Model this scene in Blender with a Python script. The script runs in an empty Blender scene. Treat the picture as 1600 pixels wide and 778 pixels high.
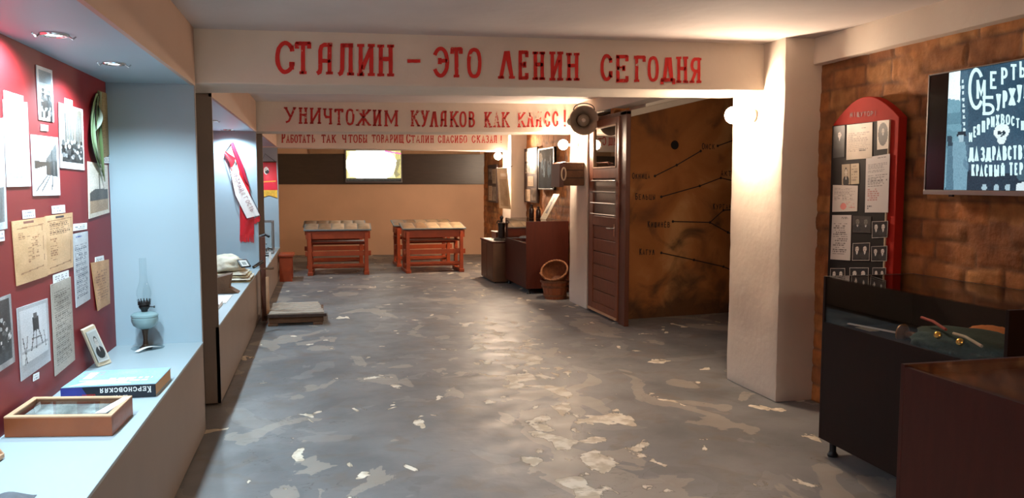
import bpy, bmesh, math, random
import numpy as np
from mathutils import Vector, Matrix, noise
random.seed(7); rng = np.random.default_rng(7)
S = bpy.context.scene
C = S.collection
PI = math.pi

# ------------------------------------------------------------------ camera, world, exposure
F, CX, CY, H = 1240.0, 800.0, 389.0, 1.5
PSI, TH = math.radians(13.425), math.radians(4.748)
cd = bpy.data.cameras.new('camera'); cam = bpy.data.objects.new('camera', cd); C.objects.link(cam)
cd.sensor_width = 36; cd.lens = F / 1600 * 36; cd.clip_start = .05
cam.location = (0, 0, H); cam.rotation_euler = (PI / 2 - TH, 0, -PSI)
S.camera = cam
w = bpy.data.worlds.new('world'); S.world = w; w.use_nodes = True
w.node_tree.nodes['Background'].inputs[0].default_value = (1, .85, .7, 1)
w.node_tree.nodes['Background'].inputs[1].default_value = .02
S.view_settings.view_transform = 'Standard'; S.view_settings.look = 'None'
S.view_settings.gamma = 1; S.view_settings.use_curve_mapping = False
S.view_settings.exposure = 0.0
GLOBE = 570.0           # radiance of the wall lamp globes
WARM = (1.0, .76, .55)
SPOT = 92.0             # watts of one recessed cabinet spot
COOL = (.66, .87, 1.0)
try:
    S.cycles.use_denoising = True
    S.cycles.max_bounces = 8; S.cycles.caustics_reflective = False; S.cycles.caustics_refractive = False
    S.cycles.sample_clamp_indirect = 6
except Exception:
    pass

# ------------------------------------------------------------------ unprojection helpers (world metres)
FW = Vector((math.sin(PSI) * math.cos(TH), math.cos(PSI) * math.cos(TH), -math.sin(TH)))
RT = Vector((math.cos(PSI), -math.sin(PSI), 0)); UP = RT.cross(FW)
O0 = Vector((0, 0, H))
def ray(px, py): return FW + RT * ((px - CX) / F) - UP * ((py - CY) / F)
def PX(px, py, x): d = ray(px, py); return O0 + d * (x / d.x)
def PY(px, py, y): d = ray(px, py); return O0 + d * (y / d.y)
def PZ(px, py, z): d = ray(px, py); return O0 + d * ((z - H) / d.z)
def PP(px, py, p, n): d = ray(px, py); return O0 + d * ((Vector(p) - O0).dot(n) / d.dot(n))

# ------------------------------------------------------------------ materials
def lin(c): return tuple((v / 12.92 if v <= .04045 else ((v + .055) / 1.055) ** 2.4) for v in [x / 255 for x in c])
def setin(n, k, v):
    if k in n.inputs: n.inputs[k].default_value = v
MATS = {}
def mat(name, rgb, rough=.6, var=.10, scale=6., bump=.0, bscale=40., metal=0., spec=.5, rough_var=0., grain=None):
    if name in MATS: return MATS[name]
    m = bpy.data.materials.new(name); m.use_nodes = True; nt = m.node_tree; N = nt.nodes; L = nt.links
    b = N['Principled BSDF']; c = lin(rgb)
    b.inputs['Roughness'].default_value = rough; b.inputs['Metallic'].default_value = metal; setin(b, 'Specular IOR Level', spec)
    tc = N.new('ShaderNodeNewGeometry')
    src = tc.outputs['Position']
    if grain:
        mp = N.new('ShaderNodeMapping'); mp.inputs['Scale'].default_value = grain; L.new(src, mp.inputs[0]); src = mp.outputs[0]
    nz = N.new('ShaderNodeTexNoise'); nz.inputs['Scale'].default_value = scale; nz.inputs['Detail'].default_value = 6
    L.new(src, nz.inputs['Vector'])
    r = N.new('ShaderNodeValToRGB'); L.new(nz.outputs['Fac'], r.inputs[0])
    r.color_ramp.elements[0].position = .3; r.color_ramp.elements[1].position = .7
    r.color_ramp.elements[0].color = (*[max(0, v * (1 - var)) for v in c], 1)
    r.color_ramp.elements[1].color = (*[min(1, v * (1 + var)) for v in c], 1)
    L.new(r.outputs[0], b.inputs['Base Color'])
    if bump:
        n2 = N.new('ShaderNodeTexNoise'); n2.inputs['Scale'].default_value = bscale; n2.inputs['Detail'].default_value = 5
        L.new(src, n2.inputs['Vector'])
        bp = N.new('ShaderNodeBump'); bp.inputs['Strength'].default_value = bump; bp.inputs['Distance'].default_value = .01
        L.new(n2.outputs['Fac'], bp.inputs['Height']); L.new(bp.outputs[0], b.inputs['Normal'])
    MATS[name] = m; return m
def emit(name, rgb, strength, base=(0, 0, 0)):
    if name in MATS: return MATS[name]
    m = bpy.data.materials.new(name); m.use_nodes = True; b = m.node_tree.nodes['Principled BSDF']
    b.inputs['Base Color'].default_value = (*base, 1)
    b.inputs['Emission Color'].default_value = (*rgb, 1); b.inputs['Emission Strength'].default_value = strength
    MATS[name] = m; return m
def attr_mat(name, rough=.5, emission=0., spec=.4):
    if name in MATS: return MATS[name]
    m = bpy.data.materials.new(name); m.use_nodes = True; N = m.node_tree.nodes; b = N['Principled BSDF']
    a = N.new('ShaderNodeAttribute'); a.attribute_name = 'Col'
    if emission:
        b.inputs['Base Color'].default_value = (.01, .01, .01, 1)
        m.node_tree.links.new(a.outputs['Color'], b.inputs['Emission Color']); b.inputs['Emission Strength'].default_value = emission
    else:
        m.node_tree.links.new(a.outputs['Color'], b.inputs['Base Color'])
    b.inputs['Roughness'].default_value = rough; setin(b, 'Specular IOR Level', spec)
    MATS[name] = m; return m
def glass(name, tint=(.98, .99, .98), refl=.035, rough=.02):
    if name in MATS: return MATS[name]
    m = bpy.data.materials.new(name); m.use_nodes = True; N = m.node_tree.nodes; L = m.node_tree.links
    N.remove(N['Principled BSDF']); out = N['Material Output']
    t = N.new('ShaderNodeBsdfTransparent'); t.inputs[0].default_value = (*tint, 1)
    g = N.new('ShaderNodeBsdfGlossy'); g.inputs['Roughness'].default_value = rough
    ge = N.new('ShaderNodeNewGeometry'); dt = N.new('ShaderNodeVectorMath'); dt.operation = 'DOT_PRODUCT'; L.new(ge.outputs['Incoming'], dt.inputs[0]); L.new(ge.outputs['Normal'], dt.inputs[1])
    def mth(op, a_, b_):
        n_ = N.new('ShaderNodeMath'); n_.operation = op; n_.use_clamp = op != 'ABSOLUTE'
        for i_, v_ in enumerate((a_, b_)):
            if v_ is None: continue
            if isinstance(v_, (int, float)): n_.inputs[i_].default_value = v_
            else: L.new(v_, n_.inputs[i_])
        return n_.outputs[0]
    fr = mth('POWER', mth('SUBTRACT', 1.0, mth('ABSOLUTE', dt.outputs['Value'], None)), 5.0)
    fc = mth('ADD', mth('MULTIPLY', fr, .8), refl)
    mx = N.new('ShaderNodeMixShader'); L.new(fc, mx.inputs[0]); L.new(t.outputs[0], mx.inputs[1]); L.new(g.outputs[0], mx.inputs[2])
    L.new(mx.outputs[0], out.inputs[0]); MATS[name] = m; return m

# ------------------------------------------------------------------ mesh builder
ORG = {}
def tag(o, label=None, cat=None, group=None, kind=None):
    for k, v in (('label', label), ('category', cat), ('group', group), ('kind', kind)):
        if v: o[k] = v
    return o
def empty(name, loc, label, cat, group=None, rz=0.):
    o = bpy.data.objects.new(name, None); C.objects.link(o); o.location = loc; o.rotation_euler = (0, 0, rz)
    o.empty_display_size = .05
    ORG[o] = Vector(loc); return tag(o, label, cat, group)
class MB:
    def __init__(s): s.v = []; s.f = []; s.m = []; s.mi = 0; s.T = None
    def add(s, vs, fs):
        n = len(s.v)
        for p in vs:
            p = Vector(p); s.v.append(s.T @ p if s.T else p)
        for f in fs: s.f.append(tuple(i + n for i in f)); s.m.append(s.mi)
        return s
    def box(s, x0, x1, y0, y1, z0, z1):
        if x0 > x1: x0, x1 = x1, x0
        if y0 > y1: y0, y1 = y1, y0
        if z0 > z1: z0, z1 = z1, z0
        return s.add([(x0, y0, z0), (x1, y0, z0), (x1, y1, z0), (x0, y1, z0), (x0, y0, z1), (x1, y0, z1), (x1, y1, z1), (x0, y1, z1)],
                     [(0, 3, 2, 1), (4, 5, 6, 7), (0, 1, 5, 4), (1, 2, 6, 5), (2, 3, 7, 6), (3, 0, 4, 7)])
    def hexa(s, p):      # 8 points: bottom 4 ccw, top 4 ccw
        return s.add(p, [(0, 3, 2, 1), (4, 5, 6, 7), (0, 1, 5, 4), (1, 2, 6, 5), (2, 3, 7, 6), (3, 0, 4, 7)])
    def bar(s, a, b, wd, th, up=(0, 0, 1)):
        a, b = Vector(a), Vector(b); d = (b - a).normalized(); up = Vector(up)
        sd = d.cross(up)
        if sd.length < 1e-4: sd = d.cross(Vector((1, 0, 0)))
        sd.normalize(); u = sd.cross(d)
        q = [(-wd / 2, -th / 2), (wd / 2, -th / 2), (wd / 2, th / 2), (-wd / 2, th / 2)]
        return s.hexa([a + sd * i + u * j for i, j in q] + [b + sd * i + u * j for i, j in q])
    def prism(s, pts, off):      # polygon of 3-d points extruded by a vector
        n = len(pts); off = Vector(off); pts = [Vector(p) for p in pts]
        return s.add(pts + [p + off for p in pts], [tuple(range(n))[::-1], tuple(range(n, 2 * n))] +
                     [(i, (i + 1) % n, n + (i + 1) % n, n + i) for i in range(n)])
    def tube(s, pts, r, n=10, cap=True):
        pts = [Vector(p) for p in pts]; R = r if isinstance(r, (list, tuple)) else [r] * len(pts); vs = []; fs = []
        ref = None
        for i, p in enumerate(pts):
            d = (pts[min(i + 1, len(pts) - 1)] - pts[max(i - 1, 0)]).normalized()
            if ref is None:
                ref = Vector((0, 0, 1)) if abs(d.z) < .9 else Vector((1, 0, 0))
            a = d.cross(ref).normalized(); b = a.cross(d); ref = b if b.length > .1 else ref
            for k in range(n):
                t = 2 * PI * k / n; vs.append(p + a * (R[i] * math.cos(t)) + b * (R[i] * math.sin(t)))
        for i in range(len(pts) - 1):
            for k in range(n):
                fs.append((i * n + k, i * n + (k + 1) % n, (i + 1) * n + (k + 1) % n, (i + 1) * n + k))
        if cap: fs += [tuple(range(n))[::-1], tuple(range((len(pts) - 1) * n, len(pts) * n))]
        return s.add(vs, fs)
    def lathe(s, prof, c=(0, 0, 0), n=28, M=None, cap=True, wob=None):
        vs = []; fs = []; c = Vector(c)
        for i, (r, z) in enumerate(prof):
            for k in range(n):
                t = 2 * PI * k / n; rr = r * (wob(t, z) if wob else 1)
                p = Vector((rr * math.cos(t), rr * math.sin(t), z))
                vs.append(c + (M @ p if M else p))
        for i in range(len(prof) - 1):
            for k in range(n):
                fs.append((i * n + k, i * n + (k + 1) % n, (i + 1) * n + (k + 1) % n, (i + 1) * n + k))
        if cap: fs += [tuple(range(n))[::-1], tuple(range((len(prof) - 1) * n, len(prof) * n))]
        return s.add(vs, fs)
    def ball(s, c, r, n=20, m=12, sc=(1, 1, 1)):
        prof = [(max(1e-4, r * math.sin(PI * i / m)), -r * math.cos(PI * i / m)) for i in range(m + 1)]
        return s.lathe(prof, c, n, Matrix.Diagonal(Vector(sc)))
    def build(s, name, mats, parent=None, smooth=False, bevel=0., world=True, loc=None, angle=35, wn=False):
        me = bpy.data.meshes.new(name)
        if parent is not None: L = ORG[parent] if world else Vector((0, 0, 0))
        elif loc is not None: L = Vector(loc) if world else Vector((0, 0, 0))
        else:
            a = np.array([tuple(p) for p in s.v]); lo, hi = a.min(0), a.max(0)
            L = Vector(((lo[0] + hi[0]) / 2, (lo[1] + hi[1]) / 2, lo[2]))
        me.from_pydata([tuple(p - L) for p in s.v], [], s.f)
        if not isinstance(mats, (list, tuple)): mats = [mats]
        for m in mats: me.materials.append(m)
        me.polygons.foreach_set('material_index', s.m)
        bm = bmesh.new(); bm.from_mesh(me); bmesh.ops.recalc_face_normals(bm, faces=bm.faces); bm.to_mesh(me); bm.free()
        if smooth:
            me.shade_smooth()
            try: me.set_sharp_from_angle(angle=math.radians(angle))
            except Exception: pass
        o = bpy.data.objects.new(name, me); C.objects.link(o)
        if parent is not None: o.parent = parent; ORG[o] = ORG[parent] if world else Vector((0, 0, 0))
        else:
            o.location = L if world or loc is None else loc
            ORG[o] = Vector(o.location)
        if bevel:
            b = o.modifiers.new('bevel', 'BEVEL'); b.width = bevel; b.segments = 2; b.limit_method = 'ANGLE'
        return o
def struct(o): o['kind'] = 'structure'; return o
def arc(cx, cy, rx, ry, a0, a1, n=14):
    return [(cx + rx * math.cos(math.radians(a0 + (a1 - a0) * i / n)), cy + ry * math.sin(math.radians(a0 + (a1 - a0) * i / n))) for i in range(n + 1)]

# ------------------------------------------------------------------ picture canvas -> coloured mesh
class Canvas:
    def __init__(s, w, h, col): s.w, s.h = w, h; s.a = np.ones((h, w, 3)) * np.array(col, float); s.U, s.V = np.meshgrid((np.arange(w) + .5) / w, (np.arange(h) + .5) / h)
    def mask(s, k, c): s.a[k] = np.array(c, float); return s
    def rect(s, u0, v0, u1, v1, c): return s.mask((s.U >= u0) & (s.U < u1) & (s.V >= v0) & (s.V < v1), c)
    def ell(s, u, v, ru, rv, c): return s.mask(((s.U - u) / ru) ** 2 + ((s.V - v) / rv) ** 2 < 1, c)
    def poly(s, P, c):
        k = np.zeros(s.U.shape, bool); n = len(P)
        for i in range(n):
            (x0, y0), (x1, y1) = P[i], P[(i + 1) % n]
            if y0 == y1: continue
            k ^= ((y0 > s.V) != (y1 > s.V)) & (s.U < (x1 - x0) * (s.V - y0) / (y1 - y0) + x0)
        return s.mask(k, c)
    def line(s, u0, v0, u1, v1, t, c):
        du, dv = u1 - u0, v1 - v0; k = np.clip(((s.U - u0) * du + (s.V - v0) * dv) / (du * du + dv * dv + 1e-9), 0, 1)
        return s.mask(((s.U - u0 - k * du) ** 2 + (s.V - v0 - k * dv) ** 2) < t * t, c)
    def noise(s, amt): s.a += rng.normal(0, amt, (s.h, s.w, 1)); return s
    def blotch(s, amt, fx=5, fy=5):
        g = rng.normal(0, 1, (fy + 2, fx + 2)); x = s.U * fx; y = s.V * fy; i = x.astype(int); j = y.astype(int); a = x - i; b = y - j
        v = g[j, i] * (1 - a) * (1 - b) + g[j, i + 1] * a * (1 - b) + g[j + 1, i] * (1 - a) * b + g[j + 1, i + 1] * a * b
        s.a += v[..., None] * amt; return s
    def text(s, u0, v0, u1, v1, rows, c, fill=.8):
        dv = (v1 - v0) / rows
        for r in range(rows):
            u = u0; end = u1 - random.random() * (u1 - u0) * .25
            while u < end:
                l = random.uniform(.03, .12); s.rect(u, v0 + r * dv, min(u + l, end), v0 + r * dv + dv * .5, c) if random.random() < fill else None
                u += l + .025
        return s
    def crowd(s, u0, v0, u1, v1, n, r, lo=20, hi=230):
        for i in range(n):
            g = random.uniform(lo, hi); u, v = random.uniform(u0, u1), random.uniform(v0, v1)
            s.ell(u, v, r, r * s.w / s.h, (g, g, g))
            d = random.uniform(15, 60); s.rect(u - r, v + r * .9, u + r, v + r * 2.4, (d, d, d))
        return s
    def bust(s, u, v, k, skin=(190, 180, 170), coat=(30, 30, 32), hair=(60, 55, 50), bald=True):
        q = s.w / s.h
        s.ell(u, v + 1.75 * k * q, 1.5 * k, 1.05 * k * q, coat)
        s.poly([(u - .3 * k, v + .9 * k * q), (u + .3 * k, v + .9 * k * q), (u, v + 1.7 * k * q)], (200, 200, 200))
        s.rect(u - .25 * k, v + .4 * k * q, u + .25 * k, v + 1.0 * k * q, skin)
        if not bald: s.ell(u, v - .15 * k * q, .64 * k, .85 * k * q, hair)
        s.ell(u, v + .05 * k * q, .55 * k, .78 * k * q, skin)
        dk = tuple(x * .4 for x in skin)
        s.rect(u - .36 * k, v - .1 * k * q, u - .1 * k, v + .02 * k * q, dk); s.rect(u + .1 * k, v - .1 * k * q, u + .36 * k, v + .02 * k * q, dk)
        s.rect(u - .22 * k, v + .42 * k * q, u + .22 * k, v + .5 * k * q, dk); s.rect(u - .06 * k, v + .1 * k * q, u + .08 * k, v + .26 * k * q, tuple(x * .7 for x in skin))
        return s
def picture(name, quad, cv, th=.003, parent=None, material=None, bulge=0., back=None, curl=None, mats=None):
    TL, TR, BR, BL = [Vector(p) for p in quad]; W, Hh = cv.w, cv.h
    n = (TR - TL).cross(BL - TL).normalized()
    if n.dot((TL + BR) / 2 - O0) < 0: n = -n        # n points away from the room side
    vs = []
    for j in range(Hh + 1):
        for i in range(W + 1):
            u, v = i / W, j / Hh
            p = (TL * (1 - u) + TR * u) * (1 - v) + (BL * (1 - u) + BR * u) * v
            d = bulge * math.sin(PI * u) * math.sin(PI * v)
            if curl: d += curl(u, v)
            vs.append(p - n * (th + d))
    fs = []; cols = []
    g = lambda i, j: j * (W + 1) + i
    A = np.clip(cv.a / 255, 0, 1); A = np.where(A <= .04045, A / 12.92, ((A + .055) / 1.055) ** 2.4)
    for j in range(Hh):
        for i in range(W):
            fs.append((g(i, j), g(i, j + 1), g(i + 1, j + 1), g(i + 1, j))); cols.append(A[j, i])
    m = len(vs); bd = [(i, 0) for i in range(W)] + [(W, j) for j in range(Hh)] + [(i, Hh) for i in range(W, 0, -1)] + [(0, j) for j in range(Hh, 0, -1)]
    edge = lin(back) if back else tuple(A.reshape(-1, 3).mean(0))
    for (i, j) in bd: vs.append(vs[g(i, j)] + n * (th - .0008))
    k = len(bd)
    for q in range(k):
        a, b = bd[q], bd[(q + 1) % k]; fs.append((g(*a), g(*b), m + (q + 1) % k, m + q)); cols.append(edge)
    fs.append(tuple(range(m, m + k))); cols.append(edge)
    me = bpy.data.meshes.new(name)
    if parent is not None: L = ORG[parent]
    else: L = (BL + BR) / 2
    me.from_pydata([tuple(p - L) for p in vs], [], fs)
    at = me.color_attributes.new('Col', 'FLOAT_COLOR', 'CORNER')
    lt = np.zeros(len(fs), int); me.polygons.foreach_get('loop_total', lt)
    arr = np.repeat(np.array([tuple(c) for c in cols]), lt, axis=0); arr = np.hstack([arr, np.ones((len(arr), 1))])
    at.data.foreach_set('color', arr.ravel().astype(np.float32))
    me.materials.append(material or attr_mat('printed_paper', .45))
    o = bpy.data.objects.new(name, me); C.objects.link(o)
    if parent is not None: o.parent = parent
    else: o.location = L
    ORG[o] = Vector(L); return o

# ------------------------------------------------------------------ brush lettering
def bowl(x, y0, y1, xr): # a bowl from stem x bulging right
    ym = (y0 + y1) / 2; h = (y1 - y0) / 2
    return [(x, y1), (x + (xr - x) * .5, y1)] + arc(x + (xr - x) * .5, ym, (xr - x) * .5, h, 80, -80, 8) + [(x + (xr - x) * .5, y0), (x, y0)]
def glyph(ch, serif=True):
    P = []; SF = []
    def st(x, tb='tb', y0=0., y1=1.):
        P.append([(x, y0), (x, y1)])
        if 't' in tb: SF.append((x, y1))
        if 'b' in tb: SF.append((x, y0))
    def ln(*p): P.append(list(p))
    c = ch
    if c == 'С': ln(*arc(.52, .5, .48, .5, 42, 318, 22)); (ln((.9, .86), (.93, .74)), ln((.82, .28), (1.02, .28)), ln((.93, .12), (.93, .28))) if serif else None
    elif c == 'Т': st(.5, 'b'); ln((.02, 1), (.98, 1)); (ln((.03, 1), (.03, .86)), ln((.97, 1), (.97, .86))) if serif else None
    elif c == 'А': ln((0, 0), (.1, .03), (.17, .14), (.17, .8), (.25, .94), (.42, 1), (.9, 1)); st(.78, 'b'); ln((.17, .43), (.78, .43))
    elif c == 'A': ln((.1, 0), (.5, 1), (.9, 0)); ln((.25, .33), (.75, .33)); SF.extend([(.1, 0), (.9, 0)])
    elif c == 'Л': ln((0, 0), (.1, .03), (.2, .16), (.22, 1)); ln((.15, 1), (.88, 1)); st(.78, 'b')
    elif c == 'Λ': ln((.12, 0), (.46, 1), (.54, 1), (.88, 0)); SF.extend([(.12, 0), (.88, 0)])
    elif c == 'И': st(.14); st(.86); ln((.14, .04), (.86, .96))
    elif c == 'Й': st(.14); st(.86); ln((.14, .04), (.86, .96)); ln((.3, 1.2), (.5, 1.12), (.7, 1.2))
    elif c == 'Н': st(.16); st(.84); ln((.16, .55), (.84, .55))
    elif c == 'О': ln(*[(.5 + .48 * math.copysign(abs(math.cos(t)) ** .8, math.cos(t)), .5 + .5 * math.copysign(abs(math.sin(t)) ** .8, math.sin(t))) for t in [2 * PI * i / 28 for i in range(29)]])
    elif c == 'Э': ln(*arc(.48, .5, .48, .5, 145, -145, 22)); ln((.42, .55), (.94, .55)); (ln((.42, .62), (.42, .46))) if serif else None
    elif c == 'Е': st(.14, ''); ln((.05, 1), (.92, 1)); ln((.14, .52), (.65, .52)); ln((.05, 0), (.92, 0)); (ln((.92, 1), (.92, .84)), ln((.92, 0), (.92, .16)), ln((.65, .6), (.65, .44))) if serif else None
    elif c == 'Ё': st(.14, ''); ln((.05, 1), (.92, 1)); ln((.14, .52), (.7, .52)); ln((.05, 0), (.92, 0)); ln((.3, 1.2), (.38, 1.2)); ln((.62, 1.2), (.7, 1.2))
    elif c == 'Г': st(.24, 'b'); ln((.05, 1), (.96, 1)); ln((.96, 1), (.96, .84)) if serif else None
    elif c == 'Д': ln((.2, .12), (.42, 1), (.6, 1), (.82, .12)); ln((0, .12), (1, .12)); ln((.02, .12), (.02, -.02)); ln((.98, .12), (.98, -.02))
    elif c == 'Я': st(.82); ln(*[(1.64 - x, y) for x, y in bowl(.82, .47, 1, 1.5)]); ln((.5, .47), (.14, 0)); SF.append((.14, 0))
    elif c == 'У': ln((.1, 1), (.52, .36)); ln((.9, 1), (.52, .32), (.38, .08), (.16, .0)); SF.extend([(.1, 1), (.9, 1)])
    elif c == 'Ч': ln((.14, 1), (.14, .62), (.3, .46), (.86, .46)); st(.86); SF.append((.14, 1))
    elif c == 'Ж': st(.5); ln((.06, 1), (.5, .52), (.06, 0)); ln((.94, 1), (.5, .52), (.94, 0)); SF.extend([(.06, 0), (.94, 0), (.06, 1), (.94, 1)])
    elif c == 'М': st(.1); st(.9); ln((.1, 1), (.5, .22), (.9, 1))
    elif c == 'К': st(.14); ln((.86, 1), (.14, .44)); ln((.36, .6), (.9, 0)); SF.extend([(.86, 1), (.9, 0)])
    elif c == 'В': st(.14, ''); ln(*bowl(.05, .54, 1, .82)); ln(*bowl(.05, 0, .54, .94))
    elif c == 'Р': st(.16, 'b'); ln(*bowl(.05, .44, 1, .92))
    elif c == 'Б': st(.14, ''); ln((.05, 1), (.88, 1)); ln(*bowl(.05, 0, .56, .94)); ln((.88, 1), (.88, .86)) if serif else None
    elif c == 'Ь': st(.14, 't'); ln(*bowl(.05, 0, .54, .94))
    elif c == 'Ы': st(.1, 't'); ln(*bowl(.05, 0, .54, .6)); st(.9)
    elif c == 'Щ': st(.1, 't'); st(.48, 't'); st(.86, 't'); ln((.1, 0), (1, 0)); ln((.99, 0), (.99, -.12))
    elif c == 'Ш': st(.1, 't'); st(.5, 't'); st(.9, 't'); ln((.1, 0), (.9, 0))
    elif c == 'Ц': st(.12, 't'); st(.8, 't'); ln((.12, 0), (.98, 0)); ln((.97, 0), (.97, -.14))
    elif c == 'З': ln(*arc(.42, .76, .44, .24, 150, -80, 12)); ln(*arc(.42, .27, .5, .27, 80, -150, 12))
    elif c == 'П': st(.16, 'b'); st(.84, 'b'); ln((.05, 1), (.95, 1))
    elif c == 'Ю': st(.1); ln((.1, .5), (.4, .5)); ln(*arc(.68, .5, .3, .5, 0, 360, 20))
    elif c == 'Х': ln((.1, 1), (.9, 0)); ln((.9, 1), (.1, 0)); SF.extend([(.1, 1), (.9, 0), (.9, 1), (.1, 0)])
    elif c == 'І': st(.5)
    elif c == '!': ln((.5, 1), (.5, .3)); ln((.5, .07), (.5, 0))
    elif c == '.': ln((.5, .0), (.5, .6))
    elif c == '-': ln((0, .5), (1, .5))
    return P, (SF if serif else [])
def stroke(mb, pts, wd, fn, jit=0.):
    """ribbon along unit-plane points; fn maps (a,b) metres -> world point"""
    pts = [Vector(p) for p in pts]
    if len(pts) == 2:      # finer so the edge can wander like a brush
        n = 7; pts = [pts[0].lerp(pts[1], i / n) for i in range(n + 1)]
    L, R = [], []; closed = (pts[0] - pts[-1]).length < 1e-5
    for i, p in enumerate(pts):
        a = pts[i - 1] if i else (pts[-2] if closed else p); b = pts[i + 1] if i < len(pts) - 1 else (pts[1] if closed else p)
        d = (b - a)
        d = d.normalized() if d.length > 1e-9 else Vector((1, 0)); n = Vector((-d.y, d.x))
        k = 1.
        if 0 < i < len(pts) - 1:
            d1 = (p - a).normalized(); c = abs(d.dot(d1)); k = 1 / max(c, .6)
        e = wd / 2 * k
        q = p.copy()
        if not closed and i == 0: q = p - d * wd * .25
        if not closed and i == len(pts) - 1: q = p + d * wd * .25
        L.append(q + n * (e * (1 + random.uniform(-jit, jit)))); R.append(q - n * (e * (1 + random.uniform(-jit, jit))))
    if closed: L[-1] = L[0]; R[-1] = R[0]
    m = len(L)
    mb.add([fn(p.x, p.y) for p in L + R], [(i, m + i, m + i + 1, i + 1) for i in range(m - 1)])
def write_glyph(mb, ch, fn, w, h, t, serif=True, jit=0., sl=.17):
    P, SF = glyph(ch, serif)
    sx = lambda x: t / 2 + x * (w - t); sy = lambda y: t / 2 + y * (h - t)
    if ch == '!' or ch == '.': sx = lambda x: x * w
    for p in P: stroke(mb, [(sx(a), sy(b)) for a, b in p], t, fn, jit)
    for (x, y) in SF:
        e = min(sl * h, .34 * w)
        stroke(mb, [(sx(x) - e / 2 , sy(y)), (sx(x) + e / 2, sy(y))], t * .72, fn, jit)
def letters(mb, items, plane, t, off, serif=True, jit=.10):
    """items: (char, x0, x1, ytop, ybot) pixel boxes; plane(px,py)->world"""
    for ch, x0, x1, y0, y1 in items:
        TL, TR, BL, BR = plane(x0, y0), plane(x1, y0), plane(x0, y1), plane(x1, y1)
        w = (TR - TL).length; h = (TL - BL).length
        def fn(a, b, TL=TL, TR=TR, BL=BL, BR=BR, w=w, h=h):
            u, v = a / w, b / h
            return (BL * (1 - u) + BR * u) * (1 - v) + (TL * (1 - u) + TR * u) * v + off
        write_glyph(mb, ch, fn, w, h, t * h, serif, jit)
def word(mb, text, x0, x1, y0, y1, plane, t, off, serif=False, first=1.0):
    n = len(text); st = (x1 - x0) / n
    its = [(c, x0 + i * st + .08 * st, x0 + (i + 1) * st - .08 * st, y0 - ((first - 1) * (y1 - y0) if i == 0 else 0), y1) for i, c in enumerate(text)]
    letters(mb, its, plane, t, off, serif, .06)

# ================================================================== MATERIALS
M_plaster = mat('white_plaster', (226, 212, 196), .8, .05, 3, .25, 18)
M_ceil = mat('ceiling_plaster', (206, 194, 188), .85, .06, 2.2, .3, 12)
M_blue = mat('pale_blue_laminate', (158, 178, 188), .45, .02, 2)
M_ledge = mat('pale_ledge_laminate', (158, 174, 180), .4, .02, 2)
M_taupe = mat('taupe_panel', (134, 120, 110), .5, .05, 3)
M_fascia = mat('fascia_paint', (190, 160, 140), .7, .03, 3)
M_red = mat('red_display_board', (120, 13, 20), .55, .04, 3)
M_tan = mat('tan_wall_paint', (226, 184, 150), .75, .06, 1.4, .15, 14)
M_board = mat('dark_brown_board', (66, 52, 40), .34, .12, 5, .1, 30, grain=(1, 1, 6))
M_orange = mat('orange_painted_wood', (156, 64, 28), .42, .14, 9, .15, 30)
M_door = mat('red_brown_door_paint', (116, 62, 36), .45, .14, 6, .2, 40, grain=(4, 4, 1))
M_doordk = mat('dark_brown_frame_wood', (88, 46, 30), .45, .15, 6, .2, 40, grain=(4, 4, 1))
M_case = mat('dark_mahogany_laminate', (68, 27, 16), .5, .12, 7, spec=.25, grain=(5, 5, .8))
M_casedk = mat('near_black_brown_laminate', (32, 16, 11), .5, .12, 7, spec=.22, grain=(5, 5, .8))
M_box = mat('olive_brown_laminate', (92, 62, 40), .5, .12, 6)
M_blackm = mat('black_iron', (24, 22, 22), .4, .2, 20, .1, 60)
M_blackp = mat('black_plastic', (14, 14, 15), .3, .05)
M_silver = mat('brushed_silver', (150, 146, 142), .35, .05, 8, metal=.8)
M_chrome = mat('chrome', (210, 208, 205), .18, .02, metal=1.)
M_oldwood = mat('weathered_grey_wood', (166, 152, 136), .8, .25, 14, .5, 50, grain=(1.2, 8, 8))
M_brownwood = mat('old_brown_wood', (96, 66, 42), .7, .25, 10, .4, 40)
M_honey = mat('honey_brown_wood', (142, 78, 44), .45, .12, 9, .1, 40)
M_pale = mat('pale_raw_wood', (190, 150, 116), .6, .12, 12, .1, 40)
M_wicker = mat('brown_wicker', (112, 66, 36), .65, .3, 30, .3, 80)
M_white = mat('white_paper', (236, 236, 232), .6, .02)
M_cream = mat('cream_paper', (214, 198, 170), .7, .06, 8)
M_ink = mat('black_paint', (26, 18, 14), .7, .2, 20)
M_glass = glass('clear_glass')
M_glass_mirror = glass('door_glass', (.30, .22, .17), .42)

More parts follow.
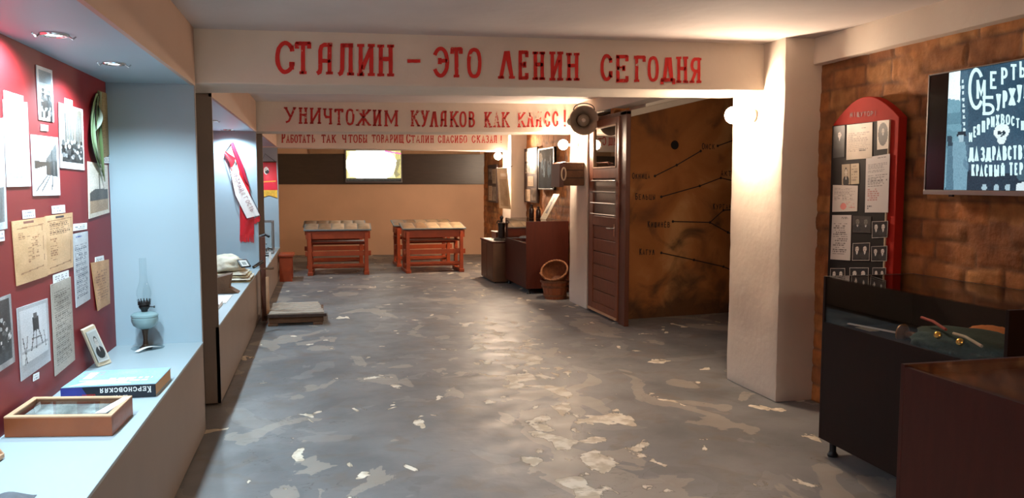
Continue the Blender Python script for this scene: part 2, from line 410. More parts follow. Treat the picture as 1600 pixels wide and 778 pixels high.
# slogan paint: red brush paint worn through to plaster
def slogan_mat(name, rgb, wear):
    m = bpy.data.materials.new(name); m.use_nodes = True; N = m.node_tree.nodes; L = m.node_tree.links; b = N['Principled BSDF']
    g = N.new('ShaderNodeNewGeometry'); nz = N.new('ShaderNodeTexNoise'); nz.inputs['Scale'].default_value = 34; nz.inputs['Detail'].default_value = 5
    L.new(g.outputs['Position'], nz.inputs['Vector'])
    n2 = N.new('ShaderNodeTexNoise'); n2.inputs['Scale'].default_value = 3.2; n2.inputs['Detail'].default_value = 2; L.new(g.outputs['Position'], n2.inputs['Vector'])
    ad = N.new('ShaderNodeMath'); ad.operation = 'ADD'; L.new(nz.outputs['Fac'], ad.inputs[0]); L.new(n2.outputs['Fac'], ad.inputs[1])
    r = N.new('ShaderNodeValToRGB'); L.new(ad.outputs[0], r.inputs[0])
    r.color_ramp.elements[0].position = .0; r.color_ramp.elements[0].color = (*lin(rgb), 1)
    e = r.color_ramp.elements[1]; e.position = wear + .03; e.color = (*lin((222, 190, 170)), 1)
    e2 = r.color_ramp.elements.new(wear); e2.color = (*lin(tuple(min(255, v * 1.12) for v in rgb)), 1)
    mp = N.new('ShaderNodeMath'); mp.operation = 'MULTIPLY'; mp.inputs[1].default_value = .72; L.new(ad.outputs[0], mp.inputs[0]); L.new(mp.outputs[0], r.inputs[0])
    L.new(r.outputs[0], b.inputs['Base Color']); b.inputs['Roughness'].default_value = .6
    MATS[name] = m; return m
M_slog = slogan_mat('red_slogan_paint', (196, 30, 24), .86)
M_slog2 = slogan_mat('dark_red_slogan_paint', (172, 32, 26), .84)

# floor: grey-blue floor paint, scuffed, peeled to pale screed along a worn path
def floor_mat():
    m = bpy.data.materials.new('worn_grey_floor_paint'); m.use_nodes = True; N = m.node_tree.nodes; L = m.node_tree.links; b = N['Principled BSDF']
    g = N.new('ShaderNodeNewGeometry'); P = g.outputs['Position']
    def nz(sc, det, dist=0., off=(0, 0, 0), sx=(1, 1, 1)):
        mp = N.new('ShaderNodeMapping'); mp.inputs['Location'].default_value = off; mp.inputs['Scale'].default_value = sx; L.new(P, mp.inputs[0])
        n = N.new('ShaderNodeTexNoise'); n.inputs['Scale'].default_value = sc; n.inputs['Detail'].default_value = det; n.inputs['Distortion'].default_value = dist
        L.new(mp.outputs[0], n.inputs['Vector']); return n.outputs['Fac']
    def mth(op, a, b_=None, c=None, cl=False):
        n = N.new('ShaderNodeMath'); n.operation = op; n.use_clamp = cl
        for i, v in enumerate((a, b_, c)):
            if v is None: continue
            if isinstance(v, (int, float)): n.inputs[i].default_value = v
            else: L.new(v, n.inputs[i])
        return n.outputs[0]
    def sstep(v, lo, hi):
        n = N.new('ShaderNodeMapRange'); n.interpolation_type = 'SMOOTHSTEP'; n.inputs['From Min'].default_value = lo; n.inputs['From Max'].default_value = hi; L.new(v, n.inputs['Value']); return n.outputs[0]
    def mix(f, a, b_):
        n = N.new('ShaderNodeMix'); n.data_type = 'RGBA'; L.new(f, n.inputs['Factor'])
        for k, v in ((6, a), (7, b_)):
            if isinstance(v, tuple): n.inputs[k].default_value = (*v, 1)
            else: L.new(v, n.inputs[k])
        return n.outputs[2]
    sp = N.new('ShaderNodeSeparateXYZ'); L.new(P, sp.inputs[0]); X, Y = sp.outputs[0], sp.outputs[1]
    base = mix(sstep(nz(1.3, 5), .35, .65), lin((104, 105, 106)), lin((124, 124, 124)))
    base = mix(mth('MULTIPLY', sstep(nz(4.5, 8, .6, (3, 1, 0)), .52, .66), .35), base, lin((112, 98, 84)))
    # older coat showing in soft-edged islands
    isl = sstep(nz(1.7, 4, .9, (7, 3, 0)), .60, .61)
    base = mix(mth('MULTIPLY', isl, .22), base, lin((168, 164, 158)))
    dk = sstep(nz(1.5, 4, 1.1, (17, 9, 0)), .63, .638)
    base = mix(mth('MULTIPLY', dk, .28), base, lin((92, 90, 88)))
    # peeled path: distance from the line x = 1.27 + .075*y
    d = mth('ABSOLUTE', mth('SUBTRACT', X, mth('MULTIPLY_ADD', Y, .072, 1.14)))
    path = mth('SUBTRACT', 1.0, sstep(d, .12, .55))
    path = mth('MULTIPLY', path, mth('SUBTRACT', 1.0, sstep(Y, 7.6, 9.2)))
    pn = nz(4.6, 7, .45, (2.6, 5, 0), (1, .72, 1))
    pv = mth('MULTIPLY_ADD', path, .125, pn)
    peel = sstep(pv, .655, .663)
    rim = mth('SUBTRACT', sstep(pv, .648, .654), sstep(pv, .66, .672))
    mid = sstep(mth('MULTIPLY_ADD', path, .13, nz(1.9, 5, .8, (12, 8, 0), (1, .7, 1))), .60, .608)
    base = mix(mth('MULTIPLY', mid, .45), base, lin((176, 165, 150)))
    stray = sstep(nz(3.1, 5, .5, (31, 14, 0), (1, .6, 1)), 0.75, .757)
    pl = mth('MAXIMUM', peel, stray)
    pc = mix(sstep(nz(11, 4), .4, .6), lin((196, 182, 160)), lin((232, 222, 204)))
    col = mix(pl, base, pc)
    col = mix(mth('MULTIPLY', mth('MAXIMUM', rim, 0.0), .5), col, lin((70, 62, 54)))
    # hairline cracks
    cr = nz(2.6, 7, 1.4, (5, 22, 0), (.6, 1.5, 1)); cr = mth('ABSOLUTE', mth('SUBTRACT', cr, .5))
    crk = mth('MULTIPLY', mth('SUBTRACT', 1.0, sstep(cr, .0, .006)), sstep(nz(1.1, 2, 0, (9, 9, 0)), .54, .62))
    col = mix(mth('MULTIPLY', crk, .55), col, lin((58, 52, 46)))
    L.new(col, b.inputs['Base Color'])
    rg = mth('MULTIPLY_ADD', nz(5, 6, .3, (1, 1, 0)), .36, .29); rg = mth('MULTIPLY_ADD', pl, .2, rg)
    L.new(rg, b.inputs['Roughness']); setin(b, 'Specular IOR Level', .36)
    hgt = mth('ADD', mth('MULTIPLY', nz(7, 8, .4), .5), mth('ADD', mth('MULTIPLY', pl, -.35), mth('MULTIPLY', nz(1.4, 3), 1.4)))
    bp = N.new('ShaderNodeBump'); bp.inputs['Strength'].default_value = .35; bp.inputs['Distance'].default_value = .02; L.new(hgt, bp.inputs['Height']); L.new(bp.outputs[0], b.inputs['Normal'])
    return m
M_floor = floor_mat()

def stain_mat():
    m = bpy.data.materials.new('stained_ochre_plaster'); m.use_nodes = True; N = m.node_tree.nodes; L = m.node_tree.links; b = N['Principled BSDF']
    g = N.new('ShaderNodeNewGeometry'); P = g.outputs['Position']
    def nz(sc, det, dist, off):
        mp = N.new('ShaderNodeMapping'); mp.inputs['Location'].default_value = off; L.new(P, mp.inputs[0])
        n = N.new('ShaderNodeTexNoise'); n.inputs['Scale'].default_value = sc; n.inputs['Detail'].default_value = det; n.inputs['Distortion'].default_value = dist
        L.new(mp.outputs[0], n.inputs['Vector']); return n.outputs['Fac']
    r = N.new('ShaderNodeValToRGB'); L.new(nz(1.5, 7, .5, (4, 0, 2)), r.inputs[0]); R = r.color_ramp
    R.elements[0].position = .28; R.elements[0].color = (*lin((96, 56, 26)), 1)
    R.elements[1].position = .72; R.elements[1].color = (*lin((190, 140, 86)), 1)
    R.elements.new(.45).color = (*lin((150, 92, 40)), 1); R.elements.new(.58).color = (*lin((164, 104, 52)), 1)
    r2 = N.new('ShaderNodeValToRGB'); L.new(nz(2.2, 6, .9, (9, 3, 1)), r2.inputs[0]); r2.color_ramp.elements[0].position = .54; r2.color_ramp.elements[1].position = .70
    mx = N.new('ShaderNodeMix'); mx.data_type = 'RGBA'; mx.inputs[7].default_value = (*lin((48, 36, 24)), 1)
    ml = N.new('ShaderNodeMath'); ml.operation = 'MULTIPLY'; ml.inputs[1].default_value = .8; L.new(r2.outputs[0], ml.inputs[0]); L.new(ml.outputs[0], mx.inputs[0]); L.new(r.outputs[0], mx.inputs[6])
    # rising damp: a ragged tide mark along the floor
    sp = N.new('ShaderNodeSeparateXYZ'); L.new(P, sp.inputs[0])
    a = N.new('ShaderNodeMath'); a.operation = 'MULTIPLY_ADD'; L.new(nz(3, 6, .8, (1, 2, 8)), a.inputs[0]); a.inputs[1].default_value = -1.1; L.new(sp.outputs[2], a.inputs[2])
    mr = N.new('ShaderNodeMapRange'); L.new(a.outputs[0], mr.inputs['Value']); mr.inputs['From Min'].default_value = -.42; mr.inputs['From Max'].default_value = -.16; mr.inputs['To Min'].default_value = .75; mr.inputs['To Max'].default_value = 0
    m2 = N.new('ShaderNodeMix'); m2.data_type = 'RGBA'; L.new(mr.outputs[0], m2.inputs[0]); L.new(mx.outputs[2], m2.inputs[6]); m2.inputs[7].default_value = (*lin((44, 30, 18)), 1)
    L.new(m2.outputs[2], b.inputs['Base Color']); b.inputs['Roughness'].default_value = .75
    bp = N.new('ShaderNodeBump'); bp.inputs['Strength'].default_value = .5; bp.inputs['Distance'].default_value = .015; L.new(nz(9, 8, .4, (0, 0, 0)), bp.inputs['Height']); L.new(bp.outputs[0], b.inputs['Normal'])
    return m
M_map = stain_mat()

def brick_mat():
    m = bpy.data.materials.new('old_ochre_brick'); m.use_nodes = True; N = m.node_tree.nodes; L = m.node_tree.links; b = N['Principled BSDF']
    a = N.new('ShaderNodeAttribute'); a.attribute_name = 'Col'
    g = N.new('ShaderNodeNewGeometry')
    n = N.new('ShaderNodeTexNoise'); n.inputs['Scale'].default_value = 12; n.inputs['Detail'].default_value = 8; L.new(g.outputs['Position'], n.inputs['Vector'])
    r = N.new('ShaderNodeValToRGB'); L.new(n.outputs['Fac'], r.inputs[0]); r.color_ramp.elements[0].position = .3; r.color_ramp.elements[0].color = (.62, .58, .54, 1); r.color_ramp.elements[1].position = .68; r.color_ramp.elements[1].color = (1.15, 1.12, 1.1, 1)
    mx = N.new('ShaderNodeMix'); mx.data_type = 'RGBA'; mx.blend_type = 'MULTIPLY'; mx.inputs[0].default_value = 1
    L.new(a.outputs['Color'], mx.inputs[6]); L.new(r.outputs[0], mx.inputs[7]); L.new(mx.outputs[2], b.inputs['Base Color']); b.inputs['Roughness'].default_value = .85
    n2 = N.new('ShaderNodeTexNoise'); n2.inputs['Scale'].default_value = 45; n2.inputs['Detail'].default_value = 6; L.new(g.outputs['Position'], n2.inputs['Vector'])
    bp = N.new('ShaderNodeBump'); bp.inputs['Strength'].default_value = .45; bp.inputs['Distance'].default_value = .008; L.new(n2.outputs['Fac'], bp.inputs['Height']); L.new(bp.outputs[0], b.inputs['Normal'])
    return m
M_brick = brick_mat()

def brick_wall(name, x, y0, y1, z0, z1, step=.02, seed=0):
    """rough brick wall facing -X: real relief, a tone per brick"""
    R = random.Random(seed); rows = []; z = z0 - R.random() * .06
    while z < z1:
        h = R.uniform(.105, .135); br = []; y = y0 - R.random() * .3
        while y < y1:
            l = R.uniform(.22, .34); br.append((y, y + l, R.uniform(-.005, .005), R.choice([(176, 118, 68), (190, 130, 74), (164, 108, 62), (196, 140, 84), (154, 98, 56), (184, 116, 60)]))); y += l
        rows.append((z, z + h, br)); z += h
    ny, nz_ = max(2, int((y1 - y0) / step)), max(2, int((z1 - z0) / step)); vs = []; cs = []
    for j in range(nz_ + 1):
        zz = z0 + (z1 - z0) * j / nz_
        for i in range(ny + 1):
            yy = y0 + (y1 - y0) * i / ny
            q = Vector((yy * 3, zz * 3, seed * 7.1))
            wy = yy + .022 * noise.noise(q * 1.7); wz = zz + .022 * noise.noise(q * 1.7 + Vector((9, 4, 0)))
            d = .0; col = (110, 78, 52); e = 0.
            for (a, b, br) in rows:
                if a <= wz < b:
                    for (c0, c1, off, cc) in br:
                        if c0 <= wy < c1:
                            m_ = min(wz - a, b - wz, wy - c0, c1 - wy); k = min(1, max(0, m_ / .016)); smear = noise.noise(q * .8 + Vector((3, 3, 3)))
                            k = max(k, min(1, max(0, smear * 4.5)))     # mortar smeared over the joint in places
                            d = k * (.009 + off); t = tuple(128 * (1 - k) * (1, .70, .46)[n_] + cc[n_] * k for n_ in range(3)); col = t
            d += .006 * noise.fractal(q * 2.2, .6, 2.2, 5)
            s_ = noise.noise(q * .5 + Vector((20, 1, 5)))
            vs.append((x - d, yy, zz)); cs.append(tuple(max(0, v * (1 + .22 * s_)) for v in col))
    fs = [(j * (ny + 1) + i, (j + 1) * (ny + 1) + i, (j + 1) * (ny + 1) + i + 1, j * (ny + 1) + i + 1) for j in range(nz_) for i in range(ny)]
    n0 = len(vs); vs += [(x + .1, y0, z0), (x + .1, y1, z0), (x + .1, y1, z1), (x + .1, y0, z1)]; cs += [(110, 80, 52)] * 4
    fs.append((n0, n0 + 3, n0 + 2, n0 + 1))
    # close the rim
    g = lambda i, j: j * (ny + 1) + i
    fs.append(tuple([g(i, 0) for i in range(ny + 1)] + [n0 + 1, n0])); fs.append(tuple([g(i, nz_) for i in range(ny, -1, -1)] + [n0 + 3, n0 + 2]))
    fs.append(tuple([g(0, j) for j in range(nz_, -1, -1)] + [n0, n0 + 3])); fs.append(tuple([g(ny, j) for j in range(nz_ + 1)] + [n0 + 2, n0 + 1]))
    L = Vector((x, (y0 + y1) / 2, z0)); me = bpy.data.meshes.new(name); me.from_pydata([tuple(Vector(v) - L) for v in vs], [], fs)
    at = me.color_attributes.new('Col', 'FLOAT_COLOR', 'POINT'); at.data.foreach_set('color', np.array([(*lin(c), 1) for c in cs], np.float32).ravel())
    me.materials.append(M_brick); me.shade_smooth(); o = bpy.data.objects.new(name, me); C.objects.link(o); o.location = L; return struct(o)

def rough_block(name, x0, x1, y0, y1, z0, z1, m, amp=.007, step=.06, bevel=.012, seed=0):
    bm = bmesh.new(); bmesh.ops.create_cube(bm, size=1)
    for v in bm.verts: v.co = Vector((x0 + (v.co.x + .5) * (x1 - x0), y0 + (v.co.y + .5) * (y1 - y0), z0 + (v.co.z + .5) * (z1 - z0)))
    bmesh.ops.bevel(bm, geom=list(bm.edges), offset=bevel, segments=2, affect='EDGES', profile=.6)
    for ax, lo, hi in ((0, x0, x1), (1, y0, y1), (2, z0, z1)):
        n = int((hi - lo) / step); no = Vector((0, 0, 0)); no[ax] = 1
        for k in range(1, n):
            co = Vector((0, 0, 0)); co[ax] = lo + (hi - lo) * k / n
            bmesh.ops.bisect_plane(bm, geom=list(bm.verts) + list(bm.edges) + list(bm.faces), plane_co=co, plane_no=no)
    L = Vector(((x0 + x1) / 2, (y0 + y1) / 2, z0))
    for v in bm.verts:
        q = v.co * 2.6 + Vector((seed, 0, 0)); n = Vector((noise.noise(q), noise.noise(q + Vector((31, 0, 0))), 0))
        v.co += n * amp + Vector((noise.noise(q * 5), noise.noise(q * 5 + Vector((7, 7, 0))), 0)) * amp * .35; v.co -= L
    me = bpy.data.meshes.new(name); bm.to_mesh(me); bm.free(); me.materials.append(m); me.shade_smooth()
    try: me.set_sharp_from_angle(angle=math.radians(50))
    except Exception: pass
    o = bpy.data.objects.new(name, me); C.objects.link(o); o.location = L; return struct(o)

# ================================================================== ROOM SHELL
XL, XR = -.71, 3.03                     # cabinet fronts, faces of the right-hand piers
def cz(x): return 2.40 + (x + .71) * .0155
b = MB(); b.add([(-1.4, -2.2, 0), (5.4, -2.2, 0), (5.4, 17.6, 0), (-1.4, 17.6, 0), (-1.4, -2.2, -.1), (5.4, -2.2, -.1), (5.4, 17.6, -.1), (-1.4, 17.6, -.1)],
              [(0, 1, 2, 3), (4, 7, 6, 5), (0, 4, 5, 1), (1, 5, 6, 2), (2, 6, 7, 3), (3, 7, 4, 0)])
struct(b.build('floor', M_floor))
b = MB(); b.prism([(-1.4, -2.2, 2.40), (-.70, -2.2, 2.40), (3.42, -2.2, cz(3.42)), (3.42, -2.2, 2.62), (-1.4, -2.2, 2.62)], (0, 19.8, 0))
struct(b.build('ceiling', M_ceil))
struct(MB().box(-1.4, -1.3, -2.2, 17.6, 0, 2.44).build('wall_left', M_plaster))
struct(MB().box(-1.4, 5.4, -2.2, -2.1, 0, 2.5).build('wall_front', M_plaster))
# far wall, not quite square to the room
b = MB(); bl, br_ = Vector((-1.4, 17.24)), Vector((3.45, 16.36))
b.hexa([(bl.x, bl.y, 0), (br_.x, br_.y, 0), (br_.x, br_.y + .1, 0), (bl.x, bl.y + .1, 0), (bl.x, bl.y, 2.5), (br_.x, br_.y, 2.5), (br_.x, br_.y + .1, 2.5), (bl.x, bl.y + .1, 2.5)])
struct(b.build('wall_back', M_tan))
BN = Vector((br_.y - bl.y, -(br_.x - bl.x), 0)).normalized(); BP = Vector((bl.x, bl.y, 0))
BD = Vector((br_.x - bl.x, br_.y - bl.y, 0)).normalized()
def back(px, py, off=0.): return PP(px, py, BP + BN * off, BN)
# right-hand brick bays, piers, lintels
brick_wall('wall_right', 3.28, 1.3, 4.80, 0, 2.46, .0175, 1)
brick_wall('wall_right_mid', 3.31, 9.5, 12.85, 0, 2.46, .03, 2)
brick_wall('wall_right_far', 3.31, 13.35, 16.6, 0, 2.46, .03, 3)
rough_block('trim_1', 3.205, 3.45, 1.3, 4.80, 2.285, 2.47, M_plaster, .012, .08, .02, 5)
rough_block('wall_pier_near', 2.995, 3.5, 4.77, 5.45, 0, 2.5, M_plaster, .009, .06, .014, 2)
rough_block('wall_pier_mid', 3.035, 3.5, 8.91, 9.58, 0, 2.5, M_plaster, .008, .08, .014, 3)
rough_block('wall_pier_far', 3.035, 3.5, 12.80, 13.42, 0, 2.5, M_plaster, .008, .1, .014, 4)
rough_block('wall_pier_front', 2.995, 3.5, .66, 1.34, 0, 2.5, M_plaster, .009, .08, .014, 6)
struct(MB().box(3.3, 3.42, -2.2, .7, 0, 2.5).build('wall_right_front', M_plaster))
# side room beyond the opening
MPN = Vector((.131, -1, 0)).normalized(); MPP = Vector((3.25, 8.136, 0))
def mapw(px, py, off=.004): return PP(px, py, MPP + MPN * off, MPN)
b = MB(); y_ = lambda x: 8.136 + .131 * (x - 3.25)
b.hexa([(3.06, y_(3.06), 0), (5.3, y_(5.3), 0), (5.3, y_(5.3) + .1, 0), (3.06, y_(3.06) + .1, 0), (3.06, y_(3.06), 2.6), (5.3, y_(5.3), 2.6), (5.3, y_(5.3) + .1, 2.6), (3.06, y_(3.06) + .1, 2.6)])
mw = struct(b.build('wall_map', M_map))
struct(MB().box(5.2, 5.3, 5.3, 8.5, 0, 2.6).build('wall_side', M_map))
struct(MB().box(3.45, 5.3, 5.33, 5.43, 0, 2.6).build('wall_side_near', M_map))
struct(MB().box(3.38, 5.4, 5.3, 8.6, 2.52, 2.6).build('ceiling_side', M_ceil))
struct(MB().box(3.03, 3.2, 5.44, 8.92, 2.30, 2.5).build('trim_2', M_plaster))
# sloping soffit along the top of the map wall
lo0, lo1 = mapw(983, 183, .0), mapw(1112, 153, .0)
dv = (lo1 - lo0); hi0 = lo0 + Vector((0, 0, .07)); hi1 = lo1 + Vector((0, 0, .07)); oy = Vector((0, -.5, 0)); lo1 = lo1 + dv * .5; hi1 = hi1 + dv * .5
b = MB(); b.hexa([lo0 + oy * .12, lo1 + oy * .12, lo1, lo0, hi0 + oy * .12, hi1 + oy * .12, hi1, hi0]); struct(b.build('trim_3', M_plaster, bevel=.006))
b = MB(); b.hexa([hi0 + oy * .9, hi1 + oy * .9, hi1, hi0, Vector((hi0.x, hi0.y, 2.52)) + oy * .9, Vector((hi1.x, hi1.y, max(2.53, hi1.z + .02))) + oy * .9, Vector((hi1.x, hi1.y, max(2.53, hi1.z + .02))), Vector((hi0.x, hi0.y, 2.52))]); struct(b.build('trim_4', M_plaster))
# map painted on the wall: lettering, dots and routes
b = MB(); offM = MPN * .004
pm = lambda px, py: mapw(px, py, .0)
for txt, x0, x1, y0, y1 in (('ОКНИЦА', 987, 1016, 271.5, 279.5), ('БЕЛЬЦЫ', 991.5, 1024, 303.5, 312), ('КИШИНЁВ', 1011, 1047, 346.5, 355.5), ('КАГУЛ', 998, 1023, 389.5, 398.5),
                            ('ОМСК', 1096, 1117, 225, 233.5), ('АКТЮ', 1125, 1149, 267, 275.5), ('КУРГАН', 1113, 1143, 319, 327.5)):
    word(b, txt.replace('А', 'A').replace('Л', 'Λ'), x0, x1, y0, y1, pm, .13, offM, False, 1.18)
routes = [[(1023, 275), (1057, 258), (1094.5, 236)], [(1121, 228), (1146, 219)], [(1033, 307.5), (1093, 290.5), (1126, 278), (1148, 283)], [(1051, 346), (1109, 347.5), (1130, 328.5), (1148, 327.5)],
          [(1109, 347.5), (1137, 363), (1148, 368)], [(1033, 395), (1084, 406), (1130, 416.5), (1148, 424)]]
for rt in routes:
    for p, q in zip(rt[:-1], rt[1:]):
        A, B = pm(*p) + offM, pm(*q) + offM; u = (B - A).normalized().cross(MPN) * .006; b.add([A - u, A + u, B + u, B - u], [(0, 1, 2, 3)])
for (x, y) in [(1023, 275), (1057, 258), (1094.5, 236), (1121, 228), (1033, 307.5), (1093, 290.5), (1126, 278), (1051, 346), (1109, 347.5), (1130, 328.5), (1137, 363), (1033, 395), (1084, 406), (1130, 416.5)]:
    c = pm(x, y) + offM * 1.2; e1 = Vector((0, 0, 1)); e2 = MPN.cross(e1)
    b.add([c + e1 * (.0155 * math.cos(t)) + e2 * (.0155 * math.sin(t)) for t in [2 * PI * k / 12 for k in range(12)]], [tuple(range(12))])
b.build('route_map_lettering', M_ink, mw, world=True) if mw in ORG else None
c = pm(1054, 226.5); Mh = MPN.to_track_quat('Z', 'Y').to_matrix()
b = MB(); b.lathe([(.048, .0), (.050, .006), (.036, .008), (.034, .001), (.0005, .001)], c, 20, Mh); b.build('vent_hole', [mat('hole_dark', (22, 15, 10), .9)], mw)

# ------------------------------------------------------------------ beams with painted slogans
def beam(name, y0, y1, x0, x1, zl, zr, zt=2.56):
    n = 40; b = MB(); vs = []; fs = []
    for i in range(n + 1):
        x = x0 + (x1 - x0) * i / n; z = zl + (zr - zl) * (x - XL) / (XR - XL) + .006 * noise.noise(Vector((x * 3, y0, 0)))
        vs += [(x, y0 + .004 * noise.noise(Vector((x * 2, 0, y0))), z), (x, y1, z + .004), (x, y1, zt), (x, y0, zt)]
    for i in range(n):
        for k in range(4): fs.append((i * 4 + k, i * 4 + (k + 1) % 4, i * 4 + 4 + (k + 1) % 4, i * 4 + 4 + k))
    fs += [(0, 1, 2, 3), (n * 4 + 3, n * 4 + 2, n * 4 + 1, n * 4)]
    b.add(vs, fs); return struct(b.build(name, M_plaster, bevel=.008))
bm1 = beam('trim_5', 5.03, 5.58, -1.3, 3.05, 2.083, 2.140)
bm2 = beam('trim_6', 9.30, 9.86, -1.3, 3.09, 2.072, 2.112)
bm3 = beam('trim_7', 13.0, 13.45, -1.3, 3.09, 2.055, 2.030)
T1 = [('С', 429, 461.5, 64, 116), ('Т', 460, 487, 65, 117), ('А', 493.5, 523, 67, 117.5), ('Л', 527, 556, 68, 119), ('И', 557, 586.5, 68, 120), ('Н', 588, 617, 69, 120.5), ('-', 635, 658, 74, 117),
      ('Э', 675, 702.5, 73, 121.5), ('Т', 703, 723, 74, 122), ('О', 729, 752.5, 75, 122.5), ('Λ', 777, 805, 78, 124), ('Е', 808, 826.5, 79, 125), ('Н', 831, 852, 80, 126), ('И', 857.5, 880, 80, 127), ('Н', 883, 906, 82, 127),
      ('С', 937, 957.5, 84.5, 127), ('Е', 960, 983, 86, 129), ('Г', 988, 1009, 87, 129), ('О', 1011, 1029, 88, 128), ('Д', 1031, 1055, 88, 132.5), ('Н', 1055, 1075.5, 88, 130.5), ('Я', 1076, 1096.5, 90, 130.5)]
b = MB(); letters(b, T1, lambda x, y: PY(x, y, 5.03), .125, Vector((0, -.0065, 0)), True, .09); b.build('painted_slogan', M_slog, bm1)
T2 = []
for ch, x0, x1, y0, y1 in [('У', 443, 464, 167, 192.5), ('Н', 466, 481.5, 167.5, 194), ('И', 483, 503, 168, 194), ('Ч', 504, 520, 169, 195), ('Т', 522, 537, 170, 196), ('О', 540, 554, 170, 196), ('Ж', 556, 580, 170.6, 197),
      ('И', 582, 596.5, 171, 197.5), ('М', 599.5, 623, 172, 198), ('К', 641, 656.5, 172, 198), ('У', 656.5, 671, 172, 199), ('Λ', 671, 685, 173, 199), ('А', 687, 699.5, 173, 198.5), ('К', 702, 717, 173.4, 199), ('О', 717.5, 729, 174, 199), ('В', 731, 742.6, 174, 199),
      ('К', 756, 768.5, 174.4, 199.6), ('A', 770, 781.8, 174.8, 199.4), ('К', 783, 796.5, 174.8, 199.4), ('К', 808, 821.6, 175, 199.3), ('Λ', 822, 834.6, 174.6, 199), ('А', 836, 847.5, 174.4, 199), ('С', 850, 860, 174, 198.6), ('С', 862.6, 872.7, 173.7, 198), ('!', 880, 884.5, 171, 199)]: T2.append((ch, x0, x1, y0, y1))
b = MB(); letters(b, T2, lambda x, y: PY(x, y, 9.30), .125, Vector((0, -.0065, 0)), True, .08); b.build('painted_slogan', M_slog2, bm2)
T3 = [('Р', 439.5, 446.3, 206.8, 223.3)]
for ch, x0, x1 in [('A', 447, 453), ('Б', 453.4, 459.2), ('О', 459.7, 465.6), ('Т', 466, 472), ('A', 472.5, 478.3), ('Т', 479, 485), ('Ь', 487, 492.5), ('Т', 502, 509), ('A', 509.7, 517), ('К', 518, 525.3), ('Ч', 534, 541.7), ('Т', 544, 551), ('О', 552, 559), ('Б', 560, 565.8), ('Ы', 566.6, 574),
      ('Т', 580.6, 587.2), ('О', 588, 594), ('В', 595, 600.8), ('A', 601, 608), ('Р', 609, 614.4), ('И', 615, 622), ('Щ', 622.6, 631)]: T3.append((ch, x0, x1, 210.4, 223.2))
T3.append(('.', 526.8, 529.8, 221.4, 223.6)); T3.append(('С', 634.5, 641.8, 208.6, 223.6))
for ch, x0, x1 in [('Т', 642, 648.8), ('A', 649.5, 656.5), ('Л', 657, 663.6), ('И', 664, 670.6), ('Н', 672, 678), ('С', 684, 690), ('П', 691, 696), ('A', 696.6, 702.8), ('С', 703.6, 709), ('И', 710, 716.2), ('Б', 717.4, 723), ('О', 724, 729.7), ('С', 736.8, 743), ('К', 744.5, 751), ('A', 752, 758), ('З', 758.8, 764), ('A', 765, 770.2), ('Л', 771, 777), ('!', 781.5, 784.5)]: T3.append((ch, x0, x1, 211.5, 223.4))
b = MB(); letters(b, T3, lambda x, y: PY(x, y, 13.0), .115, Vector((0, -.0065, 0)), True, .05); b.build('painted_slogan', M_slog2, bm3)

# ================================================================== LEFT DISPLAY CABINETS
def cabinet(y0, y1, zl, label, zs=2.07, x1=XL, xb=-1.185):
    o = empty('display_cabinet', (x1 - .24, (y0 + y1) / 2, 0), label, 'display cabinet', 'built-in display cabinets along the left wall')
    MB().box(x1 - .02, x1, y0, y1, .012, zl - .012).build('front_panel', M_taupe, o)
    MB().box(xb, x1 + .003, y0 + .02, y1 - .02, zl - .014, zl).build('ledge', M_ledge, o, bevel=.002)
    MB().box(xb - .02, xb, y0 + .02, y1 - .02, zl - .1, zs + .01).build('back_panel', M_red, o)
    for yy, s in ((y0, 1), (y1, -1)):
        b = MB(); b.box(xb - .02, x1, yy, yy + s * .016, .012, zs + .03); e = b.build('end_panel', M_taupe, o)
        b = MB(); b.box(xb, x1 - .004, yy + s * .016, yy + s * .02, zl - .002, zs + .002); b.build('end_lining', M_blue, o)
    MB().box(xb - .02, x1 - .004, y0 + .02, y1 - .02, zs, zs + .012).build('soffit', M_blue, o)
    MB().box(x1 - .02, x1 + .001, y0, y1, zs - .004, 2.3995).build('fascia', M_fascia, o)
    return o
cab1 = cabinet(.6, 5.0, .555, 'near display cabinet with red back covered in old photographs')
cab2 = cabinet(5.6, 9.27, .545, 'middle display cabinet with the white sash on its end wall', x1=-.695)
cab3 = cabinet(9.88, 13.2, .48, 'far display cabinet with the red pennant on its end wall', x1=-.675)

def spot(x, y, z, power, label, tilt=(0, 0)):
    o = empty('recessed_spotlight', (x, y, z), label, 'spotlight', 'recessed spotlights in the cabinet soffits')
    b = MB(); b.lathe([(.052, 0), (.052, -.004), (.046, -.010), (.036, -.010), (.034, -.003), (.034, 0)], (x, y, z), 28, cap=False); b.build('trim_ring', M_chrome, o, smooth=True)
    b = MB(); b.lathe([(.0005, -.005), (.018, -.0055), (.031, -.003), (.033, -.001)], (x, y, z), 24, cap=False); b.build('bulb', emit('cool_bulb', COOL, 45), o, smooth=True)
    for k in (0, 1):
        b = MB(); a = .3 + k * PI; b.tube([(x + .05 * math.cos(a), y + .05 * math.sin(a), z - .006), (x + .062 * math.cos(a), y + .062 * math.sin(a), z - .016), (x + .075 * math.cos(a + .2), y + .075 * math.sin(a + .2), z - .004)], .0035, 6); b.build('spring_clip', M_chrome, o, smooth=True)
    if power:
        ld = bpy.data.lights.new('bulb_light', 'SPOT'); ld.energy = power; ld.color = COOL; ld.spot_size = math.radians(152); ld.spot_blend = .5; ld.shadow_soft_size = .03
        l = bpy.data.objects.new('bulb_light', ld); C.objects.link(l); l.parent = o; l.location = (0, 0, -.02); l.rotation_euler = (tilt[1], tilt[0], 0)
    return o
